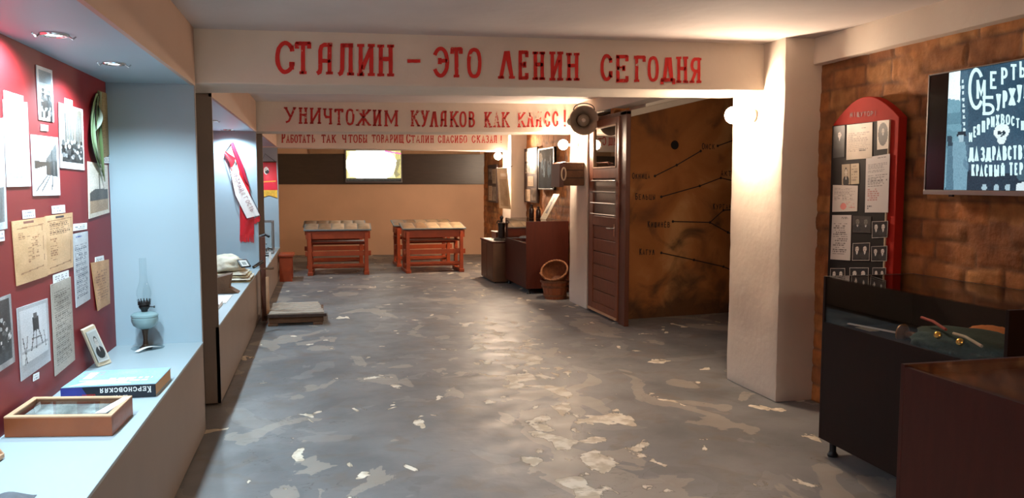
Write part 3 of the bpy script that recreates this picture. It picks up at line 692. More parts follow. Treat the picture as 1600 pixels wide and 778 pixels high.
for x, y, lb, tl in ((-.99, 1.9, 'recessed cool white spotlight nearest the viewer in near cabinet soffit', 0), (-1.03, 2.66, 'recessed cool white spotlight above the fallen cloth in near cabinet', .3), (-.987, 3.42, 'larger looking left one of two bright spotlights in near soffit', .3), (-.951, 4.17, 'smaller looking right one of two bright spotlights in near soffit', 0)):
    spot(x, y, 2.07, SPOT, lb, (tl, 0))
for y, lb in ((6.4, 'hidden spotlight above papers of middle cabinet'), (7.75, 'spotlight above cloth bundle of middle cabinet'), (9.02, 'spotlight just above the white sash in middle cabinet')):
    spot(-.965, y, 2.07, SPOT * .85, lb)
for y, lb in ((10.6, 'spotlight at near end of far cabinet soffit'), (12.4, 'spotlight above glass vitrine of far cabinet')):
    spot(-.95, y, 2.07, SPOT * .85, lb)

# ------------------------------------------------------------------ papers on the red board
RX = -1.184
def rq(*p): return [PX(x, y, RX) for x, y in p]
def paper(name, quad, cv, label, cat, th=.004, bulge=.004, curl=None):
    o = picture(name, rq(*quad), cv, th, None, None, bulge, None, curl); return tag(o, label, cat)
cards = []
def card(quad, label, rows=2, parent_plane=None):
    cv = Canvas(20, 10, (238, 240, 240)).text(.1, .2, .92, .95, rows, (150, 150, 155))
    o = picture('caption_card', rq(*quad) if parent_plane is None else [parent_plane(*p) for p in quad], cv, .0035, None, None, .0); tag(o, label, 'caption card', 'small white caption cards')
# photographs
cv = Canvas(30, 60, (225, 228, 230)); cv.rect(.1, .06, .9, .94, (205, 215, 222)); cv.rect(.1, .06, .9, .3, (150, 168, 178)); cv.crowd(.2, .42, .85, .85, 26, .07, 60, 160); cv.blotch(12).noise(5)
paper('photograph', [(55, 101), (80, 110), (83, 191), (60, 187)], cv, 'narrow faded photo of small figures highest on red board', 'photograph')
cv = Canvas(40, 70, (228, 230, 232)); cv.rect(.07, .05, .93, .9, (120, 112, 100)); cv.blotch(25, 4, 6)
for k in range(9): cv.rect(.1 + k * .09, .12 + .05 * random.random(), .15 + k * .09, .6, (70 + 60 * random.random(),) * 3)
cv.crowd(.1, .55, .9, .84, 90, .055, 20, 240); cv.rect(0, .9, 1, 1, (226, 228, 230)); cv.rect(0, 0, .06, 1, (226, 228, 230)); cv.rect(.94, 0, 1, 1, (226, 228, 230)); cv.noise(6)
paper('photograph', [(90, 160), (128, 171), (131, 266), (93, 262)], cv, 'photo of a dense crowd before tall trees, upper middle of red board', 'photograph')
cv = Canvas(44, 76, (224, 228, 232)); cv.rect(.06, .04, .94, .92, (212, 216, 220)); cv.poly([(.9, .1), (.9, .6), (.5, .62), (.45, .4)], (90, 92, 92)); cv.poly([(.06, .42), (.5, .44), (.9, .4), (.9, .68), (.06, .62)], (62, 62, 60)); cv.poly([(.06, .56), (.45, .5), (.45, .72), (.06, .8)], (205, 208, 210))
for k in range(8): cv.rect(.48 + k * .05, .42, .5 + k * .05, .66, (30 + 14 * k,) * 3)
cv.line(.1, .92, .5, .66, .012, (90, 90, 90)); cv.line(.3, .92, .6, .66, .012, (100, 100, 100)); cv.line(.7, .2, .68, .9, .012, (50, 50, 50)); cv.blotch(14).noise(6)
paper('photograph', [(47, 210), (89, 215), (93, 305), (51, 306)], cv, 'photo of people waiting beside a railway roof on red board', 'photograph')
cv = Canvas(34, 76, (214, 202, 186)); cv.rect(.06, .04, .94, .52, (206, 198, 186)); cv.rect(.46, .2, .54, .55, (90, 80, 70)); cv.poly([(.06, .55), (.3, .48), (.94, .5), (.94, .7), (.06, .72)], (74, 66, 58)); cv.rect(.06, .7, .94, .92, (168, 140, 110)); cv.blotch(10).noise(7)
paper('photograph', [(136, 252), (167, 258), (170, 332), (138, 342)], cv, 'sepia photo with a chimney above a tree line, under green leaflets', 'photograph')
cv = Canvas(50, 90, (176, 178, 182)); cv.rect(.06, .06, .93, .9, (206, 208, 212)); cv.rect(.06, .62, .93, .9, (168, 170, 174)); cv.rect(.06, .66, .93, .8, (212, 214, 216)); cv.rect(.42, .2, .62, .4, (40, 40, 42)); cv.rect(.46, .14, .58, .22, (90, 90, 92)); cv.line(.44, .4, .34, .66, .014, (60, 60, 62)); cv.line(.6, .4, .72, .64, .014, (60, 60, 62)); cv.line(.52, .4, .5, .66, .012, (80, 80, 82)); cv.line(.36, .5, .7, .52, .01, (90, 90, 92)); cv.line(.1, .44, .2, .8, .012, (90, 90, 90)); cv.line(.24, .44, .14, .82, .012, (110, 110, 110)); cv.line(.78, .46, .84, .7, .012, (100, 100, 100)); cv.blotch(8).noise(5)
paper('photograph', [(25, 482), (73, 466), (78, 563), (32, 596)], cv, 'grey photo of a wooden watchtower, lower left of red board', 'photograph')
cv = Canvas(30, 70, (150, 150, 152)); cv.rect(0, .05, .86, .92, (52, 52, 54)); cv.crowd(.05, .2, .8, .8, 30, .07, 50, 220); cv.blotch(14).noise(6)
paper('photograph', [(-14, 470), (15, 459), (22, 565), (-8, 585)], cv, 'dark photo of white flowers cut by the left edge', 'photograph')
cv = Canvas(24, 60, (190, 200, 205)); cv.rect(0, .05, .85, .6, (215, 220, 222)); cv.rect(0, .62, .85, .93, (110, 116, 118)); cv.blotch(12).noise(5)
paper('photograph', [(-20, 190), (3, 184), (10, 357), (-14, 362)], cv, 'pale photo at the left edge beside the tall white document', 'photograph')
# documents
cv = Canvas(36, 100, (226, 230, 228)); cv.text(.12, .08, .9, .92, 22, (150, 160, 165), .8); cv.rect(.7, .5, .95, .95, (206, 214, 206)); cv.noise(4)
paper('document', [(3, 155), (41, 160), (47, 291), (10, 292)], cv, 'tall white typed document in the glare of the red board', 'document')
def tan(): 
    c = Canvas(46, 80, (206, 166, 122)); c.blotch(9, 4, 6); ink = (150, 106, 70)
    return c, ink
cv, ink = tan(); cv.line(.12, .13, .9, .11, .008, ink); cv.line(.86, .12, .9, .7, .008, ink); cv.line(.14, .84, .86, .8, .008, ink); cv.text(.12, .2, .3, .34, 5, ink); cv.text(.36, .26, .8, .7, 14, ink, .5); cv.rect(.3, .03, .6, .06, (120, 70, 60)); cv.noise(4)
paper('document', [(17, 346), (70, 339), (73, 431), (25, 447)], cv, 'tan framed form page, left one of the touching pair', 'document')
cv, ink = tan(); cv.text(.12, .12, .9, .36, 7, (120, 84, 56), .95); cv.text(.12, .4, .4, .8, 10, ink, .6); cv.line(.08, .1, .94, .08, .008, ink); cv.line(.92, .1, .9, .9, .008, ink); cv.line(.1, .9, .9, .86, .008, ink); cv.rect(.35, .02, .65, .06, (60, 50, 50)); cv.noise(4)
paper('document', [(69, 338), (112, 332), (113, 417), (73, 430)], cv, 'tan typed page, right one of the touching pair', 'document')
cv = Canvas(32, 100, (186, 190, 194)); cv.text(.2, .04, .6, .09, 1, (70, 90, 150)); cv.text(.1, .16, .9, .9, 28, (80, 88, 104), .85); cv.blotch(8).noise(5)
paper('document', [(112, 366), (136, 361), (140, 467), (118, 481)], cv, 'narrow blue grey letter right of the tan pages', 'document')
cv = Canvas(30, 66, (196, 146, 96)); cv.text(.14, .2, .9, .85, 12, (150, 102, 62), .7); cv.blotch(10).noise(5)
paper('document', [(141, 411), (169, 405), (171, 474), (150, 486)], cv, 'small tan page near the blue end wall', 'document', curl=lambda u, v: .02 * max(0, .3 - u) * v)
cv = Canvas(36, 110, (176, 168, 156)); cv.text(.1, .1, .92, .92, 34, (112, 104, 94), .9); cv.blotch(14, 3, 5).noise(6)
paper('document', [(78, 445), (109, 432), (116, 562), (85, 588)], cv, 'long grey handwritten sheet in a clear sleeve', 'document')
card([(4, 141), (35, 150), (35, 160), (5, 155)], 'white caption card above the tall white document')
card([(100, 153), (112, 157), (112, 166), (100, 163)], 'white caption card above the crowd photo')
card([(63, 194), (74, 196), (74, 205), (63, 204)], 'white caption card under the narrow top photo')
card([(34, 329), (53, 327), (54, 340), (35, 342)], 'white caption card above the left tan page')
card([(80, 322), (100, 320), (101, 332), (81, 334)], 'white caption card above the right tan page')
card([(114, 350), (135, 348), (135, 358), (114, 361)], 'white caption card above the narrow blue grey letter', 3)
card([(148, 402), (161, 399), (162, 408), (148, 411)], 'white caption card above the small tan page', 3)
card([(82, 430), (106, 422), (107, 438), (83, 447)], 'white caption card overlapping top of the long handwritten sheet', 4)
card([(51, 585), (60, 581), (60, 591), (51, 596)], 'white caption card below the watchtower photo')
card([(160, 245), (174, 245), (174, 255), (160, 255)], 'grey caption card beside the green leaflets', 3)
card([(-6, 362), (5, 360), (6, 376), (-5, 378)], 'white caption card at left edge under pale photo')
# bundle of green leaflets pinned at the top, pages fanned out
o = empty('leaflet_bundle', PX(150, 285, RX), 'fanned bundle of curling green leaflets against a brown sheet on red board', 'leaflets')
cv = Canvas(20, 60, (150, 130, 84)); cv.text(.1, .05, .9, .95, 30, (128, 108, 66), .7); cv.blotch(8)
picture('backing_sheet', rq((152, 141), (166, 146), (170, 242), (152, 252)), cv, .004, o)
gl = [mat('leaflet_pale_green', (196, 214, 176), .6, .05), mat('leaflet_mid_green', (158, 178, 132), .6, .05), mat('leaflet_white', (220, 228, 220), .6, .03)]
fan = [((151, 146), (128, 205), (156, 262), 7, .012, 1), ((148, 160), (122, 212), (158, 270), 6, .022, 0), ((152, 150), (134, 206), (159, 276), 8, .030, 1), ((146, 172), (126, 214), (154, 256), 5, .040, 2), ((150, 166), (137, 214), (160, 284), 6, .048, 0), ((155, 144), (143, 200), (158, 262), 7, .036, 1), ((149, 164), (140, 186), (143, 206), 6, .056, 2)]
for p0, p1, p2, wd_, off, mi in fan:
    b = MB(); vs = []; n = 16
    for j in range(n + 1):
        t = j / n; x = (1 - t) ** 2 * p0[0] + 2 * t * (1 - t) * p1[0] + t * t * p2[0]; y = (1 - t) ** 2 * p0[1] + 2 * t * (1 - t) * p1[1] + t * t * p2[1]
        h_ = wd_ * (.35 + .65 * math.sin(PI * min(1, .15 + t * .85))) / 2
        for i in range(3):
            q = PX(x + (i - 1) * h_, y, RX + .008); vs.append(q + Vector((off * math.sin(PI * (.1 + .8 * t)) * (1.1 - .35 * i), 0, 0)))
    m_ = len(vs); vs += [v + Vector((.0015, 0, 0)) for v in vs]
    fs = [(k + j * 3 + i, k + j * 3 + i + 1, k + j * 3 + 4 + i, k + j * 3 + 3 + i) for k in (0, m_) for j in range(n) for i in range(2)]
    b.add(vs, fs); b.build('leaflet', gl[mi], o, smooth=True)

# ------------------------------------------------------------------ things lying on the near ledge
ZL = .556
# leaning portrait in a mount
A, B = PZ(154, 574, ZL), PZ(175, 567, ZL)
o = empty('portrait_frame', (A + B) / 2, 'small pale framed portrait leaning on red board behind the book', 'framed portrait')
TL_, TR_ = PX(129, 516, -1.158), PX(147.5, 507, -1.158)
A2, B2 = A + Vector((0, 0, .002)), B + Vector((0, 0, .002))
nn = (B2 - A2).cross(TL_ - A2).normalized(); nn = nn if nn.x > 0 else -nn
b = MB(); b.hexa([A2, B2, B2 - nn * .014, A2 - nn * .014, TL_, TR_, TR_ - nn * .014, TL_ - nn * .014]); b.build('mount', M_cream, o, bevel=.002)
def lp(u, v): return (A2 * (1 - u) + B2 * u) * (1 - v) + (TL_ * (1 - u) + TR_ * u) * v
cv = Canvas(40, 56, (205, 208, 206)); cv.rect(.06, .05, .94, .95, (176, 180, 178)); cv.bust(.52, .38, .26, (190, 186, 180), (26, 26, 28), (20, 20, 20), False); cv.noise(4)
picture('portrait_print', [lp(.12, .92), lp(.9, .92), lp(.9, .1), lp(.12, .1)], cv, .003, o)
# the thick book
p1, p2, p3 = PZ(96, 627, ZL), PZ(243.8, 619.5, ZL), PZ(266, 592, ZL)
ax = (p2 - p1).normalized(); wd = .385; ay = Vector((-ax.y, ax.x, 0)); dp = .32; hh = .058
o = empty('thick_book', p2 - ax * wd / 2 + ay * dp / 2, 'thick pale blue book with black spine lying on near ledge', 'book')
org = p2 - ax * wd
def bk(u, v, z): return org + ax * (u * wd) + ay * (v * dp) + Vector((0, 0, z))
M_cover = mat('pale_blue_cover', (150, 186, 208), .3, .06, 10); M_spine = mat('black_spine', (18, 22, 34), .35, .1)
b = MB(); b.hexa([bk(0, 0, 0), bk(1, 0, 0), bk(1, 1, 0), bk(0, 1, 0), bk(0, 0, .004), bk(1, 0, .004), bk(1, 1, .004), bk(0, 1, .004)]); b.hexa([bk(0, 0, hh - .004), bk(1, 0, hh - .004), bk(1, 1, hh - .004), bk(0, 1, hh - .004), bk(0, 0, hh), bk(1, 0, hh), bk(1, 1, hh), bk(0, 1, hh)]); cvr = b.build('cover', M_cover, o, bevel=.001)
b = MB(); b.hexa([bk(.008, .012, .004), bk(.992, .012, .004), bk(.992, .985, .004), bk(.008, .985, .004), bk(.008, .012, hh - .004), bk(.992, .012, hh - .004), bk(.992, .985, hh - .004), bk(.008, .985, hh - .004)]); b.build('page_block', mat('page_edges', (202, 164, 124), .8, .08, 60, grain=(1, 1, 30)), o)
b = MB(); b.hexa([bk(0, -.008, 0), bk(1, -.008, 0), bk(1, .012, 0), bk(0, .012, 0), bk(0, -.008, hh), bk(1, -.008, hh), bk(1, .012, hh), bk(0, .012, hh)]); sp_ = b.build('spine', M_spine, o, bevel=.002)
b = MB(); b.hexa([bk(0, -.0095, .002), bk(.3, -.0095, .002), bk(.3, -.008, .002), bk(0, -.008, .002), bk(0, -.0095, hh - .002), bk(.22, -.0095, hh - .002), bk(.22, -.008, hh - .002), bk(0, -.008, hh - .002)]); b.build('spine_panel', mat('spine_blue', (44, 52, 130), .35, .15, 12), sp_)
def spine_word(text, u0, u1, z0, z1, m, th=.16, low=.72):
    b = MB(); n = len(text); k = (u1 - u0) / n
    for i, ch in enumerate(text):       # upside down: runs right to left with the foot up
        hi = z1 - z0 if ch.isupper() else (z1 - z0) * low
        def fn(a, c, i=i): return bk(u1 - i * k - .006 * 0 - a / wd, -.0125, z1 - c)
        write_glyph(b, ch.upper(), fn, k * wd * .9, hi, (z1 - z0) * th, True, 0)
    b.build('spine_title', m, sp_)
spine_word('Керсновская', .40, .955, .021, .050, M_white, .13)
spine_word('Сколько', .22, .36, .014, .026, mat('red_print', (190, 50, 40), .5), .14); spine_word('стоит', .03, .17, .010, .022, MATS['red_print'], .14)
spine_word('Евфросиния', .44, .70, .005, .015, M_white, .12)
cv = Canvas(70, 46, (152, 190, 212)); cv.blotch(6); cv.text(.42, .55, .97, .86, 2, (226, 240, 244), 1); cv.rect(.1, .1, .2, .55, (220, 236, 240)); cv.text(.04, .1, .3, .5, 6, (200, 120, 120), .8); cv.rect(.1, .62, .7, .7, (214, 234, 240)); cv.poly([(.06, .95), (.2, .7), (.5, .74), (.75, .9), (.4, .92)], (224, 240, 246)); cv.noise(4)
picture('cover_print', [bk(.01, .985, hh), bk(.99, .985, hh), bk(.99, .02, hh), bk(.01, .02, hh)], cv, .001, cvr, attr_mat('glossy_print', .25))
# wooden tray box with glass lid
q1, q2, q3 = PZ(7, 683.5, ZL), PZ(175.5, 681, ZL), PZ(208, 647, ZL)
o = empty('glazed_box', (q1 + q3) / 2, 'shallow brown wooden box with glass top on near ledge', 'box')
ex = (q2 - q1); ey = (q3 - q2); hb = .072
def bx(u, v, z): return q1 + ex * u + ey * v + Vector((0, 0, z))
def bxb(b, u0, u1, v0, v1, z0, z1): return b.hexa([bx(u0, v0, z0), bx(u1, v0, z0), bx(u1, v1, z0), bx(u0, v1, z0), bx(u0, v0, z1), bx(u1, v0, z1), bx(u1, v1, z1), bx(u0, v1, z1)])
b = MB(); bxb(b, 0, 1, 0, .05, 0, hb); bxb(b, 0, 1, .95, 1, 0, hb); bxb(b, 0, .035, .05, .95, 0, hb); bxb(b, .965, 1, .05, .95, 0, hb); bxb(b, .035, .965, .05, .95, 0, .006); b.build('tray', M_honey, o, bevel=.0015)
b = MB(); bxb(b, 0, 1, 0, .09, hb, hb + .006); bxb(b, 0, 1, .91, 1, hb, hb + .006); bxb(b, 0, .055, .09, .91, hb, hb + .006); bxb(b, .945, 1, .09, .91, hb, hb + .006); b.build('lid_frame', M_pale, o, bevel=.001)
b = MB(); bxb(b, .05, .95, .08, .92, hb - .004, hb - .001); b.build('glass_lid', M_glass, o)
cv = Canvas(50, 34, (128, 138, 138)); cv.blotch(26, 9, 5); cv.blotch(14, 16, 9); cv.noise(8)
picture('grey_document', [bx(.08, .9, hb - .02), bx(.93, .9, hb - .02), bx(.93, .12, hb - .02), bx(.08, .12, hb - .02)], cv, .002, o, None, .006)
b = MB(); b.hexa([bx(.82, .12, hb + .0065), bx(.92, .12, hb + .0065), bx(1.0, .92, hb + .0065), bx(.93, .92, hb + .0065), bx(.82, .12, hb + .0075), bx(.92, .12, hb + .0075), bx(1.0, .92, hb + .0075), bx(.93, .92, hb + .0075)])
tag(b.build('paper_slip', M_white), 'narrow white paper slip across corner of the glass-topped box', 'paper slip')
# kerosene lamp
lc = PZ(228, 544, ZL); lx, ly = lc.x, lc.y
o = empty('kerosene_lamp', (lx, ly, ZL), 'old kerosene lamp with bluish bowl and tall glass chimney', 'oil lamp')
b = MB(); b.lathe([(.034, .004), (.036, .008), (.026, .014), (.016, .024), (.0125, .05), (.0135, .075), (.019, .105), (.022, .112)], (lx, ly, ZL), 28); b.build('stem', mat('dark_bronze', (70, 54, 44), .3, .2, 20, metal=.7), o, smooth=True)
b = MB(); b.lathe([(.016, .112), (.040, .118), (.062, .135), (.071, .158), (.072, .178), (.070, .180), (.070, .184), (.073, .186), (.072, .196), (.060, .206), (.028, .212)], (lx, ly, ZL), 36); b.build('oil_bowl', mat('blue_grey_glass', (128, 156, 160), .14, .06, 6, spec=.7), o, smooth=True)
b = MB(); b.lathe([(.016, .208), (.018, .222), (.026, .232), (.030, .240), (.030, .246), (.026, .248), (.034, .252), (.034, .268), (.029, .272)], (lx, ly, ZL), 28); b.build('burner', M_blackm, o, smooth=True)
b = MB()
for k in range(14):
    a = 2 * PI * k / 14; b.bar((lx + .033 * math.cos(a), ly + .033 * math.sin(a), ZL + .262), (lx + .036 * math.cos(a), ly + .036 * math.sin(a), ZL + .284), .006, .0015)
b.build('gallery', M_blackm, o); b = MB(); b.tube([(lx + .03, ly - .005, ZL + .24), (lx + .055, ly - .012, ZL + .24)], .003, 8); b.lathe([(.007, -.003), (.007, .003)], (lx + .055, ly - .012, ZL + .24), 12, Matrix.Rotation(PI / 2, 3, 'Y')); b.build('wick_knob', M_blackm, o, smooth=True)
b = MB(); b.lathe([(.028, .27), (.034, .29), (.039, .312), (.037, .335), (.027, .365), (.021, .39), (.0185, .43), (.0185, .52)], (lx, ly, ZL), 32, cap=False); b.build('glass_chimney', glass('chimney_glass', (.95, .97, .97), .02), o, smooth=True)
pc = PZ(233, 544, ZL)
b = MB(); b.lathe([(.0005, 0), (.07, 0), (.088, .0035), (.09, .0045), (.088, .005), (.07, .0022), (.0005, .002)], (lx + .012, ly - .004, ZL), 40)
tag(b.build('glass_plate', glass('saucer_glass', (.9, .94, .95), .05), smooth=True), 'clear round glass saucer under the kerosene lamp', 'glass plate')
b = MB(); vs = []
A, B = PZ(216, 549, ZL), PZ(251, 541, ZL); dd = (B - A); sd = Vector((-dd.y, dd.x, 0)).normalized() * .014; n = 8
for i in range(n + 1):
    t = i / n; p = A + dd * t + Vector((.0, -.045, .007 + .012 * math.sin(PI * t))); vs += [p - sd, p + sd, p + sd + Vector((0, 0, .0012)), p - sd + Vector((0, 0, .0012))]
fs = [(i * 4 + k, i * 4 + (k + 1) % 4, i * 4 + 4 + (k + 1) % 4, i * 4 + 4 + k) for i in range(n) for k in range(4)] + [(0, 1, 2, 3), (n * 4 + 3, n * 4 + 2, n * 4 + 1, n * 4)]
b.add(vs, fs); tag(b.build('paper_label', M_white), 'curved white paper label lying at foot of kerosene lamp', 'paper label')
# corner of a wooden frame at the left edge and a grey cloth at the bottom
A = PZ(8, 716, ZL); b = MB(); o = empty('picture_frame', A, 'corner of a light wooden picture frame at left edge of ledge', 'picture frame')
e1 = Vector((-.055, -.02, .10)); e2 = Vector((-.02, -.24, 0)); e3 = e1.cross(e2).normalized() * -.014
for p, q in ((A, A + e1), (A, A + e2), (A + e1, A + e1 + e2), (A + e2, A + e1 + e2)):
    b.bar(p + Vector((-.01, 0, .012)), q + Vector((-.01, 0, .012)), .02, .016)
b.build('frame_moulding', M_pale, o, bevel=.002)
b = MB(); b.hexa([A + Vector((-.012, 0, .012)) + v for v in (Vector((0, 0, 0)), e2, e2 + Vector((-.006, 0, 0)), Vector((-.006, 0, 0)), e1, e1 + e2, e1 + e2 + Vector((-.006, 0, 0)), e1 + Vector((-.006, 0, 0)))]); b.build('backing', M_brownwood, o)
b = MB(); cpos = Vector((-1.0, 2.50, ZL)); n, m_ = 26, 14; vs = []
for j in range(m_ + 1):
    for i in range(n + 1):
        u, v = i / n - .5, j / m_ - .5; x = cpos.x + u * .30; y = cpos.y + v * .24; e = max(0, 1 - (abs(u) * 2) ** 4) * max(0, 1 - (abs(v) * 2) ** 4)
        vs.append((x + .02 * noise.noise(Vector((y * 9, 0, 0))), y + .02 * noise.noise(Vector((x * 9, 3, 0))), ZL + .001 + e * (.035 + .022 * noise.noise(Vector((x * 14, y * 14, 1))))))
k0 = len(vs); vs += [(p[0], p[1], ZL + .0005) for p in vs]; fs = [(j * (n + 1) + i, j * (n + 1) + i + 1, (j + 1) * (n + 1) + i + 1, (j + 1) * (n + 1) + i) for j in range(m_) for i in range(n)]
fs += [tuple(k0 + q for q in f[::-1]) for f in fs]; b.add(vs, fs)
tag(b.build('wool_hat', mat('grey_wool', (88, 92, 98), .9, .15, 30, .3, 90), smooth=True), 'grey woollen hat lying at the near end of ledge', 'hat')

# ------------------------------------------------------------------ middle cabinet contents
Z2 = .546; YE = 9.25; YW = 9.246
def e2w(px, py): return PY(px, py, YW)
o = empty('sash', e2w(385, 378), 'white and red honour sash with fringe hung on blue end wall', 'sash')
M_satin = mat('white_satin', (236, 232, 226), .35, .04, 14); M_redsat = mat('red_satin', (196, 30, 40), .4, .1, 12)
def cloth(name, outline_l, outline_r, m, off, parent, wave=.006, n=26):
    """strip of cloth between two pixel polylines on the end wall, with soft folds"""
    def samp(L, t):
        k = t * (len(L) - 1); i = min(int(k), len(L) - 2); f = k - i; return (L[i][0] * (1 - f) + L[i + 1][0] * f, L[i][1] * (1 - f) + L[i + 1][1] * f)
    b = MB(); vs = []; w_ = 8
    for j in range(n + 1):
        l, r = samp(outline_l, j / n), samp(outline_r, j / n)
        for i in range(w_ + 1):
            s_ = i / w_; p = e2w(l[0] * (1 - s_) + r[0] * s_, l[1] * (1 - s_) + r[1] * s_)
            vs.append(p + Vector((0, -off - wave * (1 + math.sin(s_ * 7 + j * .5)), 0)))
    k0 = len(vs); vs += [Vector(v) + Vector((0, .003, 0)) for v in vs]
    fs = [(j * (w_ + 1) + i, j * (w_ + 1) + i + 1, (j + 1) * (w_ + 1) + i + 1, (j + 1) * (w_ + 1) + i) for j in range(n) for i in range(w_)]; F0 = list(fs); fs += [tuple(k0 + q for q in f[::-1]) for f in F0]
    for j in range(n):
        for i in (0, w_): a, c = j * (w_ + 1) + i, (j + 1) * (w_ + 1) + i; fs.append((a, c, k0 + c, k0 + a))
    b.add(vs, fs); return b.build(name, m, parent, smooth=True)
cloth('back_tail', [(361, 228), (366, 243), (374, 268), (375, 345), (375, 368)], [(364, 222), (374, 246), (388, 285), (397, 340), (397, 366)], M_redsat, .006, o)
fr = cloth('front_tail', [(351, 238), (360, 250), (361, 272), (368, 305), (386, 341)], [(352, 234), (367, 250), (369, 262), (388, 300), (406, 336)], M_satin, .022, o)
cloth('red_fold', [(351, 240), (360, 255), (362, 268)], [(352, 236), (369, 247), (363, 262)], M_redsat, .034, o, .003, 8)
cloth('upper_band', [(361, 224), (370, 248), (381, 278)], [(365, 222), (380, 258), (390, 291)], mat('crimson_satin', (150, 22, 48), .4, .1), .028, o, .003, 10)
b = MB(); b.tube([e2w(352, 237) + Vector((0, -.02, 0)), e2w(361, 224) + Vector((0, -.02, 0))], .006, 8); b.build('hanging_loop', M_silver, o)
b = MB()
for L_ in ([(351, 240), (361, 272), (368, 305), (386, 341)], [(390, 300), (408, 337), (388, 343)]):
    b.tube([e2w(*p) + Vector((0, -.042, 0)) for p in L_], .0035, 6)
b.build('dark_piping', mat('maroon_piping', (74, 14, 34), .6), fr)
b = MB()
for k in range(18):
    x = 375.5 + k * 1.2; p = e2w(x, 366); q = e2w(x + random.uniform(-1, 1), 377 + random.uniform(-1, 2)); b.tube([p + Vector((0, -.012, 0)), q + Vector((0, -.012, 0))], .0045, 5)
for k in range(9):
    x = 398 + k * 1.0; p = e2w(x, 341 - (k * .5)); q = e2w(x, 349 + random.uniform(-1, 1) - k * .4); b.tube([p + Vector((0, -.016, 0)), q + Vector((0, -.016, 0))], .004, 5)
b.build('fringe', mat('red_fringe', (206, 44, 50), .7, .15, 30), o)
b = MB()   # lettering down the sash
path = [(365, 260), (371, 276), (378, 294), (389, 315), (397, 330)]
txt = 'ПОЧЁТНЫЙ ГОСТЬ'; M_sl = mat('grey_red_print', (176, 146, 148), .6)
def pth(t):
    k = t * (len(path) - 1); i = min(int(k), len(path) - 2); f = k - i; return Vector((path[i][0] * (1 - f) + path[i + 1][0] * f, path[i][1] * (1 - f) + path[i + 1][1] * f))
for i, ch in enumerate(txt):
    if ch == ' ':
        b.build('sash_lettering', M_sl, fr); b = MB(); continue
    p = e2w(*pth(i / len(txt))); q = e2w(*pth((i + .8) / len(txt))); u = (q - p); v = Vector((-u.z, 0, u.x)).normalized() * -1
    v = v if v.x > 0 else -v
    def fn(a, c, p=p, u=u, v=v): return p + u.normalized() * a + v * (c - .03) + Vector((0, -.045, 0))
    write_glyph(b, ch, fn, u.length, .045, .007, False)
b.build('sash_lettering', M_sl, fr)
# cloth bag
def blob(name, c, s, m, seed, parent=None, amp=.25, flat=True, freq=2.2, sub=4):
    bm = bmesh.new(); bmesh.ops.create_icosphere(bm, subdivisions=sub, radius=1)
    for v in bm.verts:
        q = v.co * freq + Vector((seed, seed * .7, 0)); d = 1 + amp * noise.noise(q) + amp * .4 * noise.noise(q * 2.7)
        p = Vector((v.co.x * s[0], v.co.y * s[1], v.co.z * s[2])) * d
        if flat: p.z = max(p.z, -s[2] * .55)
        v.co = p
    zmin = min(v.co.z for v in bm.verts); c = Vector(c)
    L = (ORG[parent] if parent is not None else c)
    for v in bm.verts: v.co = v.co + c - Vector((0, 0, zmin)) - L
    me = bpy.data.meshes.new(name); bm.to_mesh(me); bm.free(); me.materials.append(m); me.shade_smooth(); o = bpy.data.objects.new(name, me); C.objects.link(o)
    if parent is not None: o.parent = parent
    else: o.location = L
    ORG[o] = Vector(L); return o
M_canvas = mat('off_white_canvas', (200, 192, 172), .8, .14, 12, .4, 50); M_khaki = mat('khaki_cloth', (168, 152, 116), .85, .2, 14, .4, 60)
ORGb = Vector((-.905, 8.32, Z2))
stk = []
for k, (dx, dy, sx, sy, m_) in enumerate(((0, 0, .21, .30, M_khaki), (.01, -.02, .20, .28, M_canvas), (-.01, .01, .2, .27, M_khaki), (-.02, .02, .19, .26, M_canvas))):
    b = MB(); n = 22; vs = []
    for lay in (0, 1):
        for j in range(n + 1):
            for i in range(n + 1):
                u, v = i / n * 2 - 1, j / n * 2 - 1; e = (1 - abs(u) ** 6) * (1 - abs(v) ** 6); x, y = ORGb.x + dx + u * sx * (1 + .06 * noise.noise(Vector((v * 3, k, 0)))), ORGb.y - .05 + dy + v * sy * (1 + .06 * noise.noise(Vector((u * 3, k, 5))))
                wv = .008 * noise.noise(Vector((x * 9, y * 9, k * 3))); vs.append((x, y, Z2 + .002 + k * .022 + (.002 + e * (.017 + wv) if lay else (.0 if k == 0 else wv * .3))))
    N1 = (n + 1) ** 2; fs = [(j * (n + 1) + i, j * (n + 1) + i + 1, (j + 1) * (n + 1) + i + 1, (j + 1) * (n + 1) + i) for j in range(n) for i in range(n)]; fs = [f[::-1] for f in fs] + [tuple(N1 + q for q in f) for f in fs]
    g = lambda i, j: j * (n + 1) + i
    for i in range(n):
        for a, c in ((g(i, 0), g(i + 1, 0)), (g(i, n), g(i + 1, n)), (g(0, i), g(0, i + 1)), (g(n, i), g(n, i + 1))): fs.append((a, c, c + N1, a + N1))
    b.add(vs, fs)
    tag(b.build('folded_cloth', m_, smooth=True, angle=60), ['khaki folded cloth at bottom of the pile in middle cabinet', 'off-white folded cloth second from bottom of the pile', 'khaki folded cloth second from top of the pile', 'off-white folded cloth on top of the pile'][k], 'cloth', 'folded cloths piled in the middle cabinet')
zt = Z2 + .002 + 4 * .022
o = blob('canvas_bag', (ORGb.x - .05, ORGb.y, zt), (.20, .26, .098), M_canvas, 3, None, .22); tag(o, 'crumpled off-white canvas bag on the pile of folded cloths', 'bag')
p = PY(380, 412, 8.05)
b = MB(); o = empty('framed_card', p, 'small dark-edged framed card leaning on the canvas bag', 'framed card')
q4 = [PY(371, 406.5, 8.14), PY(385, 406, 8.10), PY(391, 416, 7.98), PY(378, 417.5, 8.01)]
